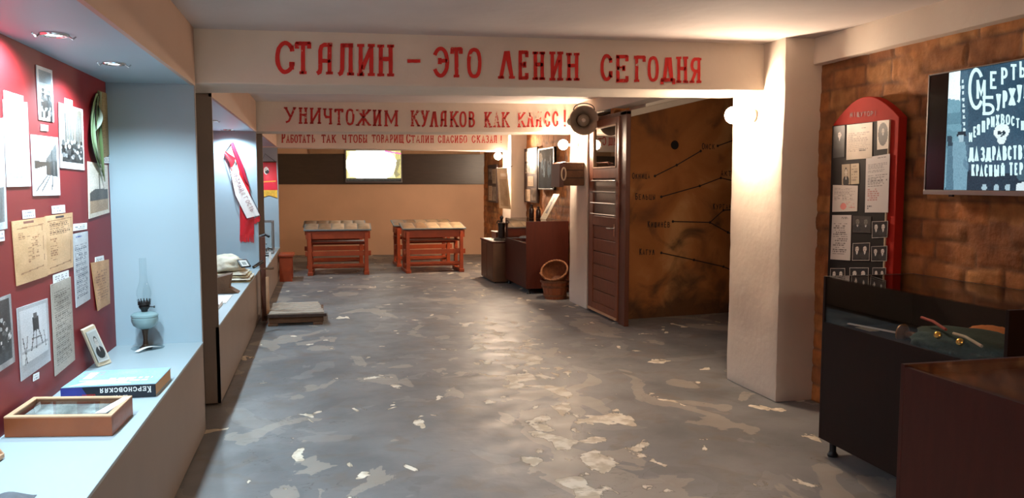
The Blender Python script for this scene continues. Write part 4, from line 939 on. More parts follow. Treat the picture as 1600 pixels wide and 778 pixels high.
for i in range(4): b.bar(q4[i], q4[(i + 1) % 4], .012, .014)
b.build('dark_frame', M_blackp, o); picture('card_print', q4, Canvas(24, 20, (196, 194, 184)).rect(.3, .3, .75, .75, (120, 124, 116)).noise(5), .003, o)
b = MB(); b.tube([PY(396, 417.5, 8.5), PY(410, 408.5, 8.62)], [.016, .018], 14); tag(b.build('black_tube', M_blackp, smooth=True), 'short black tube slanting up beside the canvas bag', 'tube')
# left part of ledge: wooden wedge, papers, small box
a = PZ(352, 470, Z2)
b = MB(); y0 = 7.2; b.prism([(-.98, y0, Z2), (-.72, y0, Z2), (-.80, y0, Z2 + .05), (-.78, y0, Z2 + .17), (-.98, y0, Z2 + .12)], (0, .16, 0)); tag(b.build('wooden_trestle', M_brownwood, bevel=.004), 'dark brown angular wooden piece in front of folded cloths', 'wooden piece')
b = MB(); b.box(-1.1, -.76, 6.62, 7.1, Z2, Z2 + .004); tag(b.build('paper_sheet', M_white), 'white paper sheet lying flat by the wooden wedge', 'paper')
b = MB(); b.box(-1.08, -.78, 6.22, 6.58, Z2, Z2 + .03); b.build('paper_pad', M_white, bevel=.003); tag(C.objects['paper_pad'], 'thick white pad of paper nearest the front of middle cabinet', 'pad')
o = empty('small_box', (-.84, 6.02, Z2), 'small dark red box at visible corner of the middle cabinet', 'box'); MB().box(-.95, -.76, 5.92, 6.12, Z2, Z2 + .05).build('body', mat('dark_red_card', (96, 40, 32), .6), o, bevel=.003); MB().box(-.955, -.755, 5.915, 6.125, Z2 + .05, Z2 + .068).build('lid', mat('dark_brown_card', (58, 34, 26), .6), o, bevel=.003)

# ------------------------------------------------------------------ far cabinet contents
Y3 = 13.176; Z3 = .481
def e3(px, py): return PY(px, py, Y3)
o = empty('pennant', e3(424, 305), 'red pennant with small portrait and gold fringe on far blue end wall', 'pennant')
cv = Canvas(44, 76, (206, 44, 52)); cv.blotch(10, 3, 4); cv.poly([(.1, .8), (.5, .68), (.9, .8), (.9, .95), (.1, .95)], (214, 40, 60)); cv.ell(.3, .3, .17, .13, (228, 214, 200)); cv.ell(.36, .34, .13, .07, (40, 30, 30)); cv.rect(.2, .22, .34, .3, (200, 180, 160)); cv.rect(.1, .66, .9, .7, (230, 150, 60))
picture('banner_cloth', [e3(409, 253), e3(431.5, 253), e3(434, 297), e3(409, 299)], cv, .006, o, attr_mat('satin_print', .5), .01)
b = MB()
for k in range(26):
    x = 409 + k * .95; s_ = abs(k - 12) / 13; b.tube([e3(x, 297) + Vector((0, -.008, 0)), e3(x + .3, 309 - 4 * (1 - s_)) + Vector((0, -.008, 0))], .006, 5)
b.build('gold_fringe', mat('gold_fringe', (222, 176, 70), .6, .2, 20), o)
b = MB(); b.tube([e3(408, 253) + Vector((0, -.01, 0)), e3(432, 253) + Vector((0, -.01, 0))], .008, 8); b.build('rod', M_brownwood, o)
b = MB(); b.tube([e3(409, 253) + Vector((0, -.01, 0)), e3(414, 240) + Vector((0, -.004, 0)), e3(431, 253) + Vector((0, -.01, 0))], .003, 6); b.build('cord', M_blackp, o)
o = empty('glass_vitrine', (-.85, 12.4, Z3), 'small square glass vitrine with metal edges on far ledge', 'vitrine')
x0, x1, y0, y1, z0, z1 = -1.02, -.74, 12.35, 12.75, Z3, Z3 + .44
b = MB()
for x in (x0, x1):
    for y in (y0, y1): b.box(x - .009, x + .009, y - .009, y + .009, z0, z1)
for z in (z0 + .01, z1):
    for y in (y0, y1): b.box(x0, x1, y - .009, y + .009, z - .009, z + .009)
    for x in (x0, x1): b.box(x - .009, x + .009, y0, y1, z - .009, z + .009)
b.build('metal_edges', M_silver, o)
b = MB(); b.box(x0 + .009, x1 - .009, y0 - .003, y0, z0, z1); b.box(x1 - .003, x1, y0, y1, z0, z1); b.box(x0, x1, y0, y1, z1 - .004, z1); b.build('glass_panes', M_glass, o)
o = empty('small_instrument', (-.86, 12.5, Z3 + .001), 'small black metal instrument inside the glass vitrine', 'instrument'); MB().box(-.95, -.80, 12.45, 12.62, Z3 + .001, Z3 + .025).build('foot', M_blackm, o, bevel=.004); MB().tube([(-.9, 12.52, Z3 + .02), (-.9, 12.52, Z3 + .12), (-.83, 12.5, Z3 + .10)], .01, 8).build('arm', M_blackm, o, smooth=True)
o = empty('desk_set', (-.75, 11.9, Z3), 'low dark metal object on far ledge in front of vitrine', 'metal object'); MB().box(-.84, -.70, 11.9, 12.15, Z3, Z3 + .03).build('plinth', M_silver, o, bevel=.004); MB().tube([(-.8, 11.95, Z3 + .03), (-.78, 12.0, Z3 + .08), (-.73, 12.1, Z3 + .05)], .011, 8).build('bar', M_blackm, o, smooth=True)
for k in range(4):
    x = -1.02 + k * .085; b = MB(); b.hexa([(x, 11.30, Z3), (x + .07, 11.30, Z3), (x + .07, 11.43, Z3), (x, 11.43, Z3), (x, 11.30, Z3 + .003), (x + .07, 11.30, Z3 + .003), (x + .07, 11.43, Z3 + .003), (x, 11.43, Z3 + .003)])
    c_ = b.build('display_card', M_white, loc=(x, 11.30, Z3)); tag(c_, ['display card nearest the wall in the row on far ledge', 'second display card from the wall on far ledge', 'third display card from the wall on far ledge', 'display card nearest the aisle in the row on far ledge'][k], 'display card', 'row of small cards on the far ledge')
    MB().box(x + .012, x + .058, 11.32, 11.37, Z3 + .003, Z3 + .006).build('printed_panel', M_blackp, c_)

# ------------------------------------------------------------------ platform scale
o = empty('platform_scale', (-.28, 9.0, 0), 'old wooden platform weighing scale on the floor at left', 'weighing scale')
b = MB()
for y in (8.63, 9.34): b.box(-.57, -.01, y - .03, y + .03, .028, .10)
b.box(-.57, -.51, 8.66, 9.31, .03, .095); b.box(-.08, -.01, 8.66, 9.31, .03, .095); b.build('base_frame', M_brownwood, o, bevel=.006)
for (x, y) in ((-.53, 8.63), (-.07, 8.63), (-.53, 9.34), (-.07, 9.34)): MB().box(x - .05, x + .05, y - .035, y + .035, 0, .028).build('foot', M_brownwood, o, bevel=.004)
for k in range(6):
    b = MB(); y = 8.60 + k * .132; j = random.uniform(-.012, .012); b.hexa([(-.565 + j, y, .108), (0 + j - k * .012, y + .004, .104), (0 + j - k * .012, y + .112, .104), (-.565 + j, y + .108, .104), (-.565 + j, y, .136), (0 + j - k * .012, y + .004, .136), (0 + j - k * .012, y + .112, .136), (-.565 + j, y + .108, .136)])
    b.build('platform_slat', M_oldwood, o, bevel=.005)
MB().bar((-.58, 8.575, .112), (.02, 8.585, .105), .02, .028).build('edge_strip', mat('rusty_iron', (60, 40, 30), .7, .3, 20), o)
b = MB(); b.box(-.655, -.605, 8.84, 8.90, .02, .93); b.build('post', M_doordk, o, bevel=.004)
b = MB(); b.box(-.605, -.575, 8.80, 8.84, .10, .50); b.build('side_rod', M_pale, o, bevel=.003)
b = MB(); b.tube([(-.66, 8.86, .585), (-.52, 8.82, .590)], .012, 10); b.build('lever', M_brownwood, o)
b = MB(); b.tube([(-.66, 8.86, .93), (-.60, 8.86, .95), (-.56, 8.83, .93)], .014, 8); b.build('beam_hook', M_blackm, o)
b = MB(); b.box(-.565, -.545, 8.80, 8.835, .66, .76); b.build('counterweight', M_white, o, bevel=.003); b = MB(); b.box(-.605, -.55, 8.805, 8.83, .72, .735); b.build('weight_arm', M_blackm, o)
b = MB(); b.bar((-.64, 8.87, .06), (-.55, 8.82, .07), .05, .03); b.build('link_bar', M_brownwood, o)

# orange stool at the end of the far cabinet
o = empty('orange_stool', (-.55, 12.7, 0), 'low orange painted wooden stool beyond far cabinet', 'stool')
MB().box(-.665, -.44, 12.46, 12.98, .385, .415).build('seat', M_orange, o, bevel=.004)
for y in (12.50, 12.90): MB().box(-.655, -.47, y, y + .03, 0, .385).build('leg', M_orange, o, bevel=.004)
MB().box(-.575, -.55, 12.53, 12.90, .14, .20).build('stretcher', M_orange, o, bevel=.003)

# ================================================================== FAR WALL: board, screen, desks
def bq(x0, x1, z0, z1, off0, off1, b=None):
    """slab on the far wall between wall distances x0,x1 (measured along the wall)"""
    b = b or MB(); f = lambda s_, z, o_: Vector((bl.x, bl.y, 0)) + BD * s_ + BN * o_ + Vector((0, 0, z))
    return b.hexa([f(x0, z0, off1), f(x1, z0, off1), f(x1, z0, off0), f(x0, z0, off0), f(x0, z1, off1), f(x1, z1, off1), f(x1, z1, off0), f(x0, z1, off0)])
def bs(px, py=287): p = back(px, py); return (p - Vector((bl.x, bl.y, 0))).dot(BD)
if BN.y > 0: BN = -BN
board = bq(.2, bs(758), 1.475, 2.10, 0, .035).build('wall_board', M_board, bevel=.004); tag(board, 'long dark brown board across the far wall behind screen', 'wall board')
struct(bq(bs(486), bs(750), 2.105, 2.30, 0, .06).build('trim_8', mat('beige_strip', (170, 132, 98), .7), bevel=.004))
sx0, sx1 = bs(541), bs(629); zt_, zb_ = back(585, 234).z, back(585, 285).z
o = empty('television', Vector((bl.x, bl.y, 0)) + BD * ((sx0 + sx1) / 2) + Vector((0, 0, zb_)) + BN * .06, 'flat television glowing white in the middle of far wall board', 'television')
bq(sx0, sx1, zb_, zt_, .036, .085).build('body', M_blackp, o, bevel=.004)
b = MB(); t = .02
for q in ((sx0, sx0 + t, zb_, zt_), (sx1 - t, sx1, zb_, zt_), (sx0 + t, sx1 - t, zb_, zb_ + t), (sx0 + t, sx1 - t, zt_ - t, zt_)): bq(*q, .085, .094, b)
b.build('bezel', M_silver, o)
cv = Canvas(88, 50, (120, 112, 70)); cv.rect(.02, .03, .9, .9, (176, 168, 112)); cv.ell(.46, .46, .47, .56, (255, 252, 232)); cv.rect(.07, .02, .74, .86, (255, 253, 238)); cv.rect(.02, .2, .1, .7, (240, 236, 190)); cv.ell(.84, .5, .10, .22, (250, 246, 214)); cv.poly([(.92, .3), (.99, .28), (.97, .5), (.93, .7), (.98, .8), (.9, .9), (.86, .75), (.9, .55)], (90, 84, 60)); cv.rect(0, .93, 1, 1, (30, 28, 24)); cv.line(.72, .02, .99, .1, .02, (190, 60, 110)); cv.noise(4)
f = lambda s_, z: Vector((bl.x, bl.y, 0)) + BD * s_ + BN * .0855 + Vector((0, 0, z))
picture('screen', [f(sx0 + t, zt_ - t), f(sx1 - t, zt_ - t), f(sx1 - t, zb_ + t * 1.8), f(sx0 + t, zb_ + t * 1.8)], cv, .002, o, attr_mat('far_screen', .25, 4.5))

M_pad = mat('sepia_sheet', (160, 132, 102), .6, .22, 9, .1, 40); M_rim = mat('blue_grey_rim', (112, 122, 124), .5, .1)
def desk(x, y, rz, label, w_=1.02):
    o = empty('school_desk', (x, y, 0), label, 'school desk', 'orange school desks with sloping tops', rz)
    k = w_ / 2; B_ = lambda: MB()
    def bb(name, m, *box, bev=.004): b = MB(); b.box(*box); return b.build(name, m, o, bevel=bev, world=False)
    bb('apron', M_orange, -k, k, -.26, -.235, .565, .685); bb('apron', M_orange, -k + .02, k - .02, .12, .145, .60, .72)
    for s in (-1, 1):
        b = MB(); b.hexa([(s * (k - .03) - .012, -.235, .57), (s * (k - .03) + .012, -.235, .57), (s * (k - .03) + .012, .22, .57), (s * (k - .03) - .012, .22, .57), (s * (k - .03) - .012, -.235, .685), (s * (k - .03) + .012, -.235, .685), (s * (k - .03) + .012, .17, .745), (s * (k - .03) - .012, .17, .745)]); b.build('side_panel', M_orange, o, world=False, bevel=.003)
        for y_, ht in ((-.275, .66), (.20, .70)):
            b = MB(); b.hexa([(s * (k - .065) - .032, y_ - .03, .05), (s * (k - .065) + .032, y_ - .03, .05), (s * (k - .065) + .032, y_ + .03, .05), (s * (k - .065) - .032, y_ + .03, .05), (s * (k - .06) - .026, y_ - .024, ht), (s * (k - .06) + .026, y_ - .024, ht), (s * (k - .06) + .026, y_ + .024, ht), (s * (k - .06) - .026, y_ + .024, ht)]); b.build('leg', M_orange, o, world=False, bevel=.005)
        b = MB(); b.box(s * (k - .065) - .042, s * (k - .065) + .042, -.33, .31, 0, .055); b.build('foot_rail', M_orange, o, world=False, bevel=.006)
        b = MB(); b.box(s * (k - .06) - .02, s * (k - .06) + .02, -.25, .24, .31, .36); b.build('side_rail', M_orange, o, world=False, bevel=.004)
    bb('cross_rail', M_orange, -k - .01, k + .01, -.272, -.240, .30, .375); bb('cross_rail', M_orange, -k + .03, k - .03, .22, .25, .44, .51)
    bb('foot_board', M_orange, -k + .05, k - .05, -.20, .0, .10, .125); bb('low_rail', M_orange, -k + .05, k - .05, -.272, -.245, .135, .175)
    bb('book_shelf', M_orange, -k + .04, k - .04, -.2, .2, .50, .515)
    R = Matrix.Translation((0, -.28, .695)) @ Matrix.Rotation(math.radians(9), 4, 'X')
    b = MB(); b.T = R; b.box(-k - .03, k + .02, -.02, .46, 0, .022); b.build('sloping_top', M_rim, o, world=False, bevel=.006)
    for i in range(5):
        x0 = -k - .015 + i * (2 * k + .02) / 5; wv = (2 * k + .02) / 5; b = MB(); b.T = R; n = 8; vs = []
        for j in range(n + 1):
            for q in range(n + 1): u, v = q / n, j / n; vs.append((x0 + .004 + u * (wv - .008), 0.005 + v * .44, .0225 + .022 * (max(0, math.sin(PI * u)) * max(0, math.sin(PI * v))) ** .4))
        c0 = len(vs); vs += [(p[0], p[1], .0222) for p in vs]; fs = [(j * (n + 1) + q, j * (n + 1) + q + 1, (j + 1) * (n + 1) + q + 1, (j + 1) * (n + 1) + q) for j in range(n) for q in range(n)]; fs += [tuple(c0 + z for z in f_[::-1]) for f_ in fs]
        b.add(vs, fs); b.build('top_pad', mat('sepia_sheet_%s' % 'abcde'[(i * 2 + int(x * 3)) % 5], [(150, 124, 98), (176, 150, 120), (140, 112, 84), (164, 140, 110), (186, 160, 128)][(i * 2 + int(x * 3)) % 5], .6, .2, 9, .1, 40), o, smooth=True, world=False)
    o.scale.z = 1.045
    return o
desk(.25, 13.5, math.radians(-2), 'front orange school desk of the left pair', 1.03)
desk(.215, 14.6, math.radians(-2), 'rear orange school desk of the left pair, hidden behind the front one', 1.03)
desk(1.815, 13.5, math.radians(2), 'front orange school desk of the right pair', 1.03)
desk(1.763, 14.6, math.radians(2), 'rear orange school desk of the right pair, offset to the left', 1.03)

# ================================================================== WALL LAMPS
def wall_lamp(c, xw, label, k=1.):
    c = Vector(c); o = empty('wall_lamp', (xw, c.y, c.z), label, 'wall lamp', 'round globe lamps on the white piers')
    Mx = Matrix.Rotation(-PI / 2, 3, 'Y')
    b = MB(); b.lathe([(.0005, 0), (.045, 0), (.045, .012), (.03, .02), (.0005, .022)], (xw, c.y, c.z), 24, Mx); b.build('wall_plate', M_cream, o, smooth=True)
    b = MB(); b.tube([(xw - .015, c.y, c.z), (c.x + .055, c.y, c.z)], .014, 12); b.build('arm', M_cream, o, smooth=True)
    b = MB(); b.ball(c, .060, 28, 16); b.build('globe', emit('warm_globe' if k == 1 else 'warm_globe_%d' % int(k * 100), WARM, GLOBE * k, (.8, .8, .8)), o, smooth=True)
    return o
wall_lamp((2.83, 5.135, 1.976), 2.99, 'glowing globe lamp on the near white pier by the opening')
wall_lamp((2.85, 9.27, 1.963), 3.03, 'glowing globe lamp on the middle pier above wooden radio box')
wall_lamp((2.87, 13.037, 1.948), 3.03, 'glowing globe lamp on the far pier near far wall', 2.3)
o = empty('fill_globe_lamp', (1.2, -1.0, 2.2), 'unseen globe added behind the camera as soft fill light', 'fill light')  # added out of view: soft fill for the near beam and brick wall
b = MB(); b.ball((1.2, -1.0, 2.22), .11, 28, 16); b.build('globe', emit('fill_globe_glow', WARM, 125, (.8, .8, .8)), o, smooth=True)
b = MB(); b.lathe([(.0005, 2.33), (.03, 2.32), (.03, 2.41), (.07, 2.425), (.07, 2.432), (.0005, 2.433)], (1.2, -1.0, 0), 20); b.build('fill_globe_mount', M_cream, o, smooth=True)

# ================================================================== MIDDLE PIER: radio box, horn, door
o = empty('radio_box', (2.90, 9.2, PX(888, 290, 2.9).z), 'old wooden radio box with pale oval handle on middle pier', 'radio')
zc = PY(888, 290, 9.1).z; zt2 = PY(888, 254, 9.1).z; x0 = PY(869, 270, 9.1).x; x1 = 3.03
b = MB(); b.hexa([(x0 + .055, 9.0, zc), (x1, 9.0, zc), (x1, 9.3, zc), (x0 + .055, 9.3, zc), (x0 + .075, 9.0, zt2), (x1, 9.0, zt2), (x1, 9.3, zt2), (x0 + .075, 9.3, zt2)]); b.build('body', M_brownwood, o, bevel=.006)
b = MB()
for k in range(1, 3): z = zc + (zt2 - zc) * k / 3; b.box(x0 + .07, x1 - .01, 8.996, 9.0, z - .004, z + .004)
b.build('plank_seam', M_ink, o)
b = MB(); b.hexa([(x0, 8.97, zc - .02), (x0 + .055, 8.97, zc - .012), (x0 + .055, 9.32, zc - .012), (x0, 9.32, zc - .02), (x0 + .01, 8.97, zt2 - .01), (x0 + .078, 8.97, zt2 + .01), (x0 + .078, 9.32, zt2 + .01), (x0 + .01, 9.32, zt2 - .01)]); b.build('front_frame', M_doordk, o, bevel=.005)
zz = (zc + zt2) / 2; b = MB(); b.tube([(x0 + .05 + .026 * math.cos(a), 8.958, zz + .072 * math.sin(a)) for a in [2 * PI * i / 20 for i in range(21)]], .009, 8, False); b.build('oval_handle', M_cream, o, smooth=True)
hc = Vector((2.893, 8.62, 2.205)); hd = (Vector((1.6, 3.0, 1.65)) - hc).normalized(); Mh = hd.to_track_quat('Z', 'Y').to_matrix()
o = empty('horn_loudspeaker', hc, 'grey metal horn loudspeaker hung by the middle pier', 'loudspeaker')
M_horn = mat('grey_brown_enamel', (150, 130, 114), .45, .15, 12)
b = MB(); b.lathe([(.042, -.23), (.055, -.20), (.075, -.13), (.11, -.05), (.152, -.008), (.163, 0), (.166, .006), (.160, .008), (.146, -.006), (.104, -.06), (.07, -.135), (.05, -.2)], hc, 40, Mh, cap=False); b.build('bell', M_horn, o, smooth=True, angle=70)
b = MB(); b.lathe([(.0005, -.03), (.03, -.032), (.058, -.045), (.070, -.07), (.066, -.073), (.05, -.055), (.0005, -.05)], hc, 32, Mh); b.build('re_entrant_cone', mat('pale_grey_enamel', (138, 120, 104), .4, .1), o, smooth=True, angle=70)
b = MB(); b.lathe([(.0005, .0), (.014, -.002), (.022, -.012), (.024, -.035)], hc, 20, Mh, cap=False); b.build('centre_plug', mat('light_enamel', (206, 190, 176), .35), o, smooth=True)
b = MB(); b.lathe([(.0005, -.31), (.06, -.31), (.066, -.30), (.066, -.23), (.05, -.215), (.03, -.21)], hc, 28, Mh); b.build('driver', M_horn, o, smooth=True)
upv = Mh @ Vector((0, 1, 0)); upv = upv if upv.z > 0 else -upv; sdv = upv.cross(hd).normalized()
b = MB(); top = [hc + sdv * (.11 * math.cos(a)) * 1.05 + upv * (.13 + .06 * math.sin(a)) for a in [PI * i / 10 for i in range(11)]]
b.tube([hc - sdv * -.12 + upv * .115 + hd * -.01] + top + [hc - sdv * .12 + upv * .115 + hd * -.01], .006, 8); b.build('wire_bracket', M_blackm, o, smooth=True)
b = MB(); b.tube([hc - hd * .28, hc - hd * .28 + Vector((0, .2, .02)), (2.95, 9.3, 2.24)], .014, 10); b.lathe([(.045, 0), (.045, .012), (.0005, .013)], (2.95, 9.3, 2.24), 16, Matrix.Rotation(PI / 2, 3, 'X')); b.build('mounting_arm', M_blackm, o, smooth=True)

# the wooden door, a leaf in a heavy frame along the aisle line
DX = 3.05
def dY(px, py): return PX(px, py, DX).y
o = empty('door_1', (DX, 8.27, 0), None, None); o['kind'] = 'structure'
y0, y1, zt = 7.90, 8.84, 2.20
b = MB(); b.box(DX, DX + .05, 7.72, 7.895, .0, zt + .04); b.box(DX + .004, DX + .05, 8.845, 8.905, 0, zt + .04); b.box(DX, DX + .05, 7.72, 8.90, zt, zt + .045); b.build('door_frame', M_doordk, o, bevel=.005)
b = MB(); wz0, wz1, wy0, wy1 = 1.665, 2.125, 7.98, 8.66
bz0, bz1 = 1.13, 1.55
lx0, lx1 = DX - .012, DX + .036
b.box(lx0, lx1, y0, wy0, .03, zt); b.box(lx0, lx1, wy1 + .05, y1, .03, zt); b.box(lx0, lx1, wy0, wy1 + .05, wz1, zt); b.box(lx0, lx1, wy0, wy1 + .05, bz1, wz0); b.box(lx0, lx1, wy0, wy1 + .05, 1.02, bz0); b.box(lx0, lx1, wy0, wy1 + .05, .03, .13)
leaf = b.build('leaf_frame', M_door, o, bevel=.004)
b = MB(); n = 6
for k in range(n): z0 = .13 + k * (1.02 - .13) / n; b.box(lx0 + .010, lx1 - .006, wy0, wy1 + .05, z0 + .003, z0 + (1.02 - .13) / n - .003)
b.build('lower_panel', M_door, o, bevel=.006)
b = MB(); b.box(lx0 + .016, lx0 + .022, wy0, wy1 + .05, wz0, wz1); b.build('glass_pane', M_glass_mirror, o)
b = MB(); b.box(lx0 + .030, lx0 + .034, wy0, wy1 + .05, wz0, wz1); b.build('pane_backing', mat('dark_behind_pane', (90, 72, 58), .8), o)
b = MB()
for q in ((wy0, wy0 + .015, wz0, wz1), (wy1 + .035, wy1 + .05, wz0, wz1)): b.box(lx0 - .004, lx0 + .014, *q)
b.box(lx0 - .004, lx0 + .014, wy0, wy1 + .05, wz0, wz0 + .015); b.box(lx0 - .004, lx0 + .014, wy0, wy1 + .05, wz1 - .015, wz1); b.build('pane_beading', M_pale, o)
b = MB(); b.box(lx0 + .02, lx1 - .004, wy0, wy1 + .05, bz0, bz1); b.build('barred_panel', mat('grey_mesh_panel', (120, 108, 98), .6, .12, 60), o)
for k in range(4):
    z = bz0 + .02 + k * .125; b = MB(); b.tube([(lx0 - .014, wy0 - .03, z), (lx0 - .014, wy1 + .08, z)], .008, 8); b.build('bar', M_silver, o, smooth=True)
b = MB(); b.tube([(lx0, 8.0, 1.015), (lx0 - .045, 8.0, 1.015), (lx0 - .045, 8.12, 1.012)], .009, 8); b.box(lx0 - .006, lx0 + .001, 7.98, 8.02, .93, 1.06); b.build('handle', M_chrome, o, smooth=True)
b = MB(); b.box(lx0 - .006, lx0 + .001, 7.885, 7.91, 1.13, 1.28); b.build('lock_plate', mat('red_brown_iron', (96, 40, 30), .5), o)
b = MB(); b.box(lx0 - .012, lx0, 7.92, 8.84, .03, .055); b.build('kick_strip', M_pale, o)

# ================================================================== RIGHT BAY (middle): case, crate, wall boards, basket
def display_case(x0, x1, y0, y1, zb, zg, zt, m, label, near=True, far=True, zdeck=None):
    o = empty('display_case', ((x0 + x1) / 2, (y0 + y1) / 2, 0), label, 'display case', 'dark brown glass-topped display cases')
    t = .018
    MB().box(x0, x0 + t, y0 + t, y1 - t, zb, zg).build('front_panel', m, o, bevel=.0015)
    MB().box(x1 - t, x1, y0 + t, y1 - t, zb, zt).build('back_panel', m, o, bevel=.0015)
    MB().box(x0, x1, y0, y0 + t, zb, zt).build('end_panel', m, o, bevel=.0015)
    MB().box(x0, x1, y1 - t, y1, zb, zt).build('end_panel', m, o, bevel=.0015)
    MB().box(x0 + t, x1 - t, y0 + t, y1 - t, zg - .045, zg - .03).build('deck', m, o)
    MB().box(x0 + t, x1 - t, y0 + t, y1 - t, zb, zb + .016).build('bottom', m, o)
    if zt - zg > .05: MB().box(x0 + .004, x0 + .009, y0 + t, y1 - t, zg - .01, zt - .006).build('glass_front', M_glass, o)
    MB().box(x0 + .003, x1 - t, y0 + t, y1 - t, zt - .006, zt).build('glass_top', M_glass, o)
    for x in (x0 + .05, x1 - .05):
        for y in (y0 + .06, y1 - .06):
            b = MB(); b.lathe([(.028, 0), (.03, .01), (.022, .02), (.018, .03), (.018, zb - .02), (.03, zb - .005), (.03, zb)], (x, y, 0), 18); b.build('foot', M_blackm, o, smooth=True)
    return o
display_case(2.655, 3.25, 10.3, 11.55, .075, .69, .985, M_case, 'mahogany display case with glass corner beside the basket')
o = empty('peaked_cap', (2.85, 10.85, .661), 'dark blue peaked cap inside the far mahogany case', 'cap')
b = MB(); b.lathe([(.10, 0), (.105, .03), (.14, .055), (.145, .07), (.12, .085), (.0005, .09)], (2.87, 10.95, .661), 24); b.build('crown', mat('navy_cloth', (44, 54, 72), .8, .15, 20), o, smooth=True)
b = MB(); b.lathe([(.11, .004), (.16, -.004 + .006), (.16, .008), (.10, .012)], (2.83, 10.93, .661), 20); b.build('visor', M_blackp, o, smooth=True)
tag(blob('red_flag_bundle', (2.80, 10.52, .661), (.09, .10, .06), mat('red_cloth', (170, 30, 44), .7, .15, 12), 9), 'bundled red cloth inside far mahogany case', 'cloth')
# cards and things on top of that case
zt = .986
A_, B_, = PX(838, 342, 3.05), PX(853, 342, 3.05)
o = empty('leaning_sign', (3.12, 10.95, zt), 'cream card with a dark figure leaning on brick wall', 'sign')
A2, B2 = Vector((3.05, 11.02, zt)), Vector((3.05, 10.72, zt)); up_ = Vector((.17, -.10, .36))
cv = Canvas(36, 46, (214, 200, 168)); cv.rect(.12, .1, .86, .86, (204, 188, 152)); cv.poly([(.3, .75), (.36, .4), (.45, .22), (.55, .22), (.66, .4), (.6, .62), (.7, .78)], (96, 78, 62)); cv.ell(.5, .24, .1, .09, (120, 96, 80)); cv.line(.3, .3, .62, .62, .03, (80, 64, 50)); cv.noise(5)
picture('card_face', [A2 + up_, B2 + up_, B2, A2], cv, .004, o)
o = empty('dark_vase', (3.12, 12.0, .0), 'pair of', 'vase')
bpy.data.objects.remove(o)
for k, (y, r, h) in enumerate(((11.40, .038, .20), (11.24, .036, .17))):
    b = MB(); b.lathe([(r * .9, 0), (r, .01), (r, h * .62), (r * .8, h * .74), (r * .5, h * .82), (r * .5, h), (r * .3, h)], (3.02 + .06 * k, y, zt), 20); tag(b.build('dark_bottle', mat('dark_bottle_glass', (40, 22, 16), .25, .1), smooth=True), ['taller dark bottle on the mahogany case by the wall board', 'shorter dark bottle on the mahogany case, right of the taller'][k], 'bottle', 'dark bottles on the mahogany case')
# low cabinet with iron mill
o = empty('side_cabinet', (2.73, 12.0, 0), 'low olive brown cabinet standing left of mahogany case', 'cabinet')
MB().box(2.47, 2.95, 11.57, 12.48, .02, .605).build('body', M_box, o, bevel=.003); MB().box(2.455, 2.96, 11.555, 12.495, .605, .625).build('top', M_case, o, bevel=.003); MB().box(2.50, 2.92, 11.6, 12.45, 0, .02).build('plinth', M_blackp, o)
MB().box(2.466, 2.47, 11.60, 12.00, .06, .58).build('door', M_box, o, bevel=.002); MB().box(2.466, 2.47, 12.03, 12.45, .06, .58).build('door', M_box, o, bevel=.002)
cl = MB().box(2.475, 2.93, 11.6, 12.4, .626, .630).build('white_cloth', M_white); tag(cl, 'white cloth laid over top of the low olive cabinet', 'cloth')
o = empty('iron_mill', (2.66, 11.75, .631), 'black iron hand mill standing on the low olive cabinet', 'hand mill')
mx_, my_ = 2.64, 11.74
b = MB(); b.lathe([(.12, 0), (.125, .012), (.11, .03), (.06, .045), (.05, .06)], (mx_, my_, .631), 24); b.build('base', M_blackm, o, smooth=True)
b = MB(); b.lathe([(.055, .05), (.06, .07), (.052, .18), (.06, .25), (.062, .265), (.03, .28)], (mx_, my_, .631), 20); b.build('body', M_blackm, o, smooth=True)
b = MB(); b.lathe([(.02, .27), (.018, .32), (.03, .34), (.028, .36), (.01, .375)], (mx_, my_, .631), 16); b.build('knob', M_blackm, o, smooth=True)
b = MB(); b.tube([(mx_, my_, .631 + .29), (mx_ - .06, my_, .631 + .30), (mx_ - .075, my_, .631 + .26)], .009, 8); b.build('crank', M_blackm, o, smooth=True)
o = empty('small_crate', (2.9, 12.3, .631), 'dark small crate behind the iron mill with pale sheet on top', 'crate')
o.location = (2.8, 12.2, .631); ORG[o] = Vector(o.location)
MB().box(2.62, 2.92, 12.05, 12.38, .631, .735).build('body', M_doordk, o, bevel=.003); MB().box(2.61, 2.93, 12.04, 12.39, .735, .742).build('pale_sheet', M_white, o)
# wall boards of the middle bay
def bay_board(y0, y1, z0, z1, label, x=3.25, sheets=()):
    o = empty('exhibit_board', (x, (y0 + y1) / 2, z0), label, 'exhibit board')
    MB().box(x, x + .03, y0, y1, z0, z1).build('backboard', mat('dark_exhibit_board', (62, 40, 32), .6, .1), o, bevel=.003)
    for (u0, u1, v0, v1, col, kind) in sheets:
        ya, yb = y1 - u0 * (y1 - y0), y1 - u1 * (y1 - y0); za, zb = z1 - v0 * (z1 - z0), z1 - v1 * (z1 - z0)
        cv = Canvas(18, 26, col); cv.text(.12, .1, .9, .9, 9, tuple(c * .7 for c in col), .8) if kind == 't' else cv.blotch(30, 4, 5)
        picture('exhibit_sheet', [(x, ya, za), (x, yb, za), (x, yb, zb), (x, ya, zb)], cv, .004, o)
    return o
cr, gy = (172, 148, 122), (112, 98, 86)
bay_board(11.95, 12.74, 1.19, 2.06, 'dark board of small sheets between far pier and blue picture', sheets=((.08, .42, .06, .24, cr, 't'), (.5, .92, .02, .22, cr, 't'), (.08, .4, .28, .46, gy, 'p'), (.45, .92, .26, .48, (170, 150, 128), 'p'), (.3, .75, .52, .70, cr, 't'), (.1, .5, .76, .98, cr, 't'), (.56, .95, .74, .96, gy, 'p')))
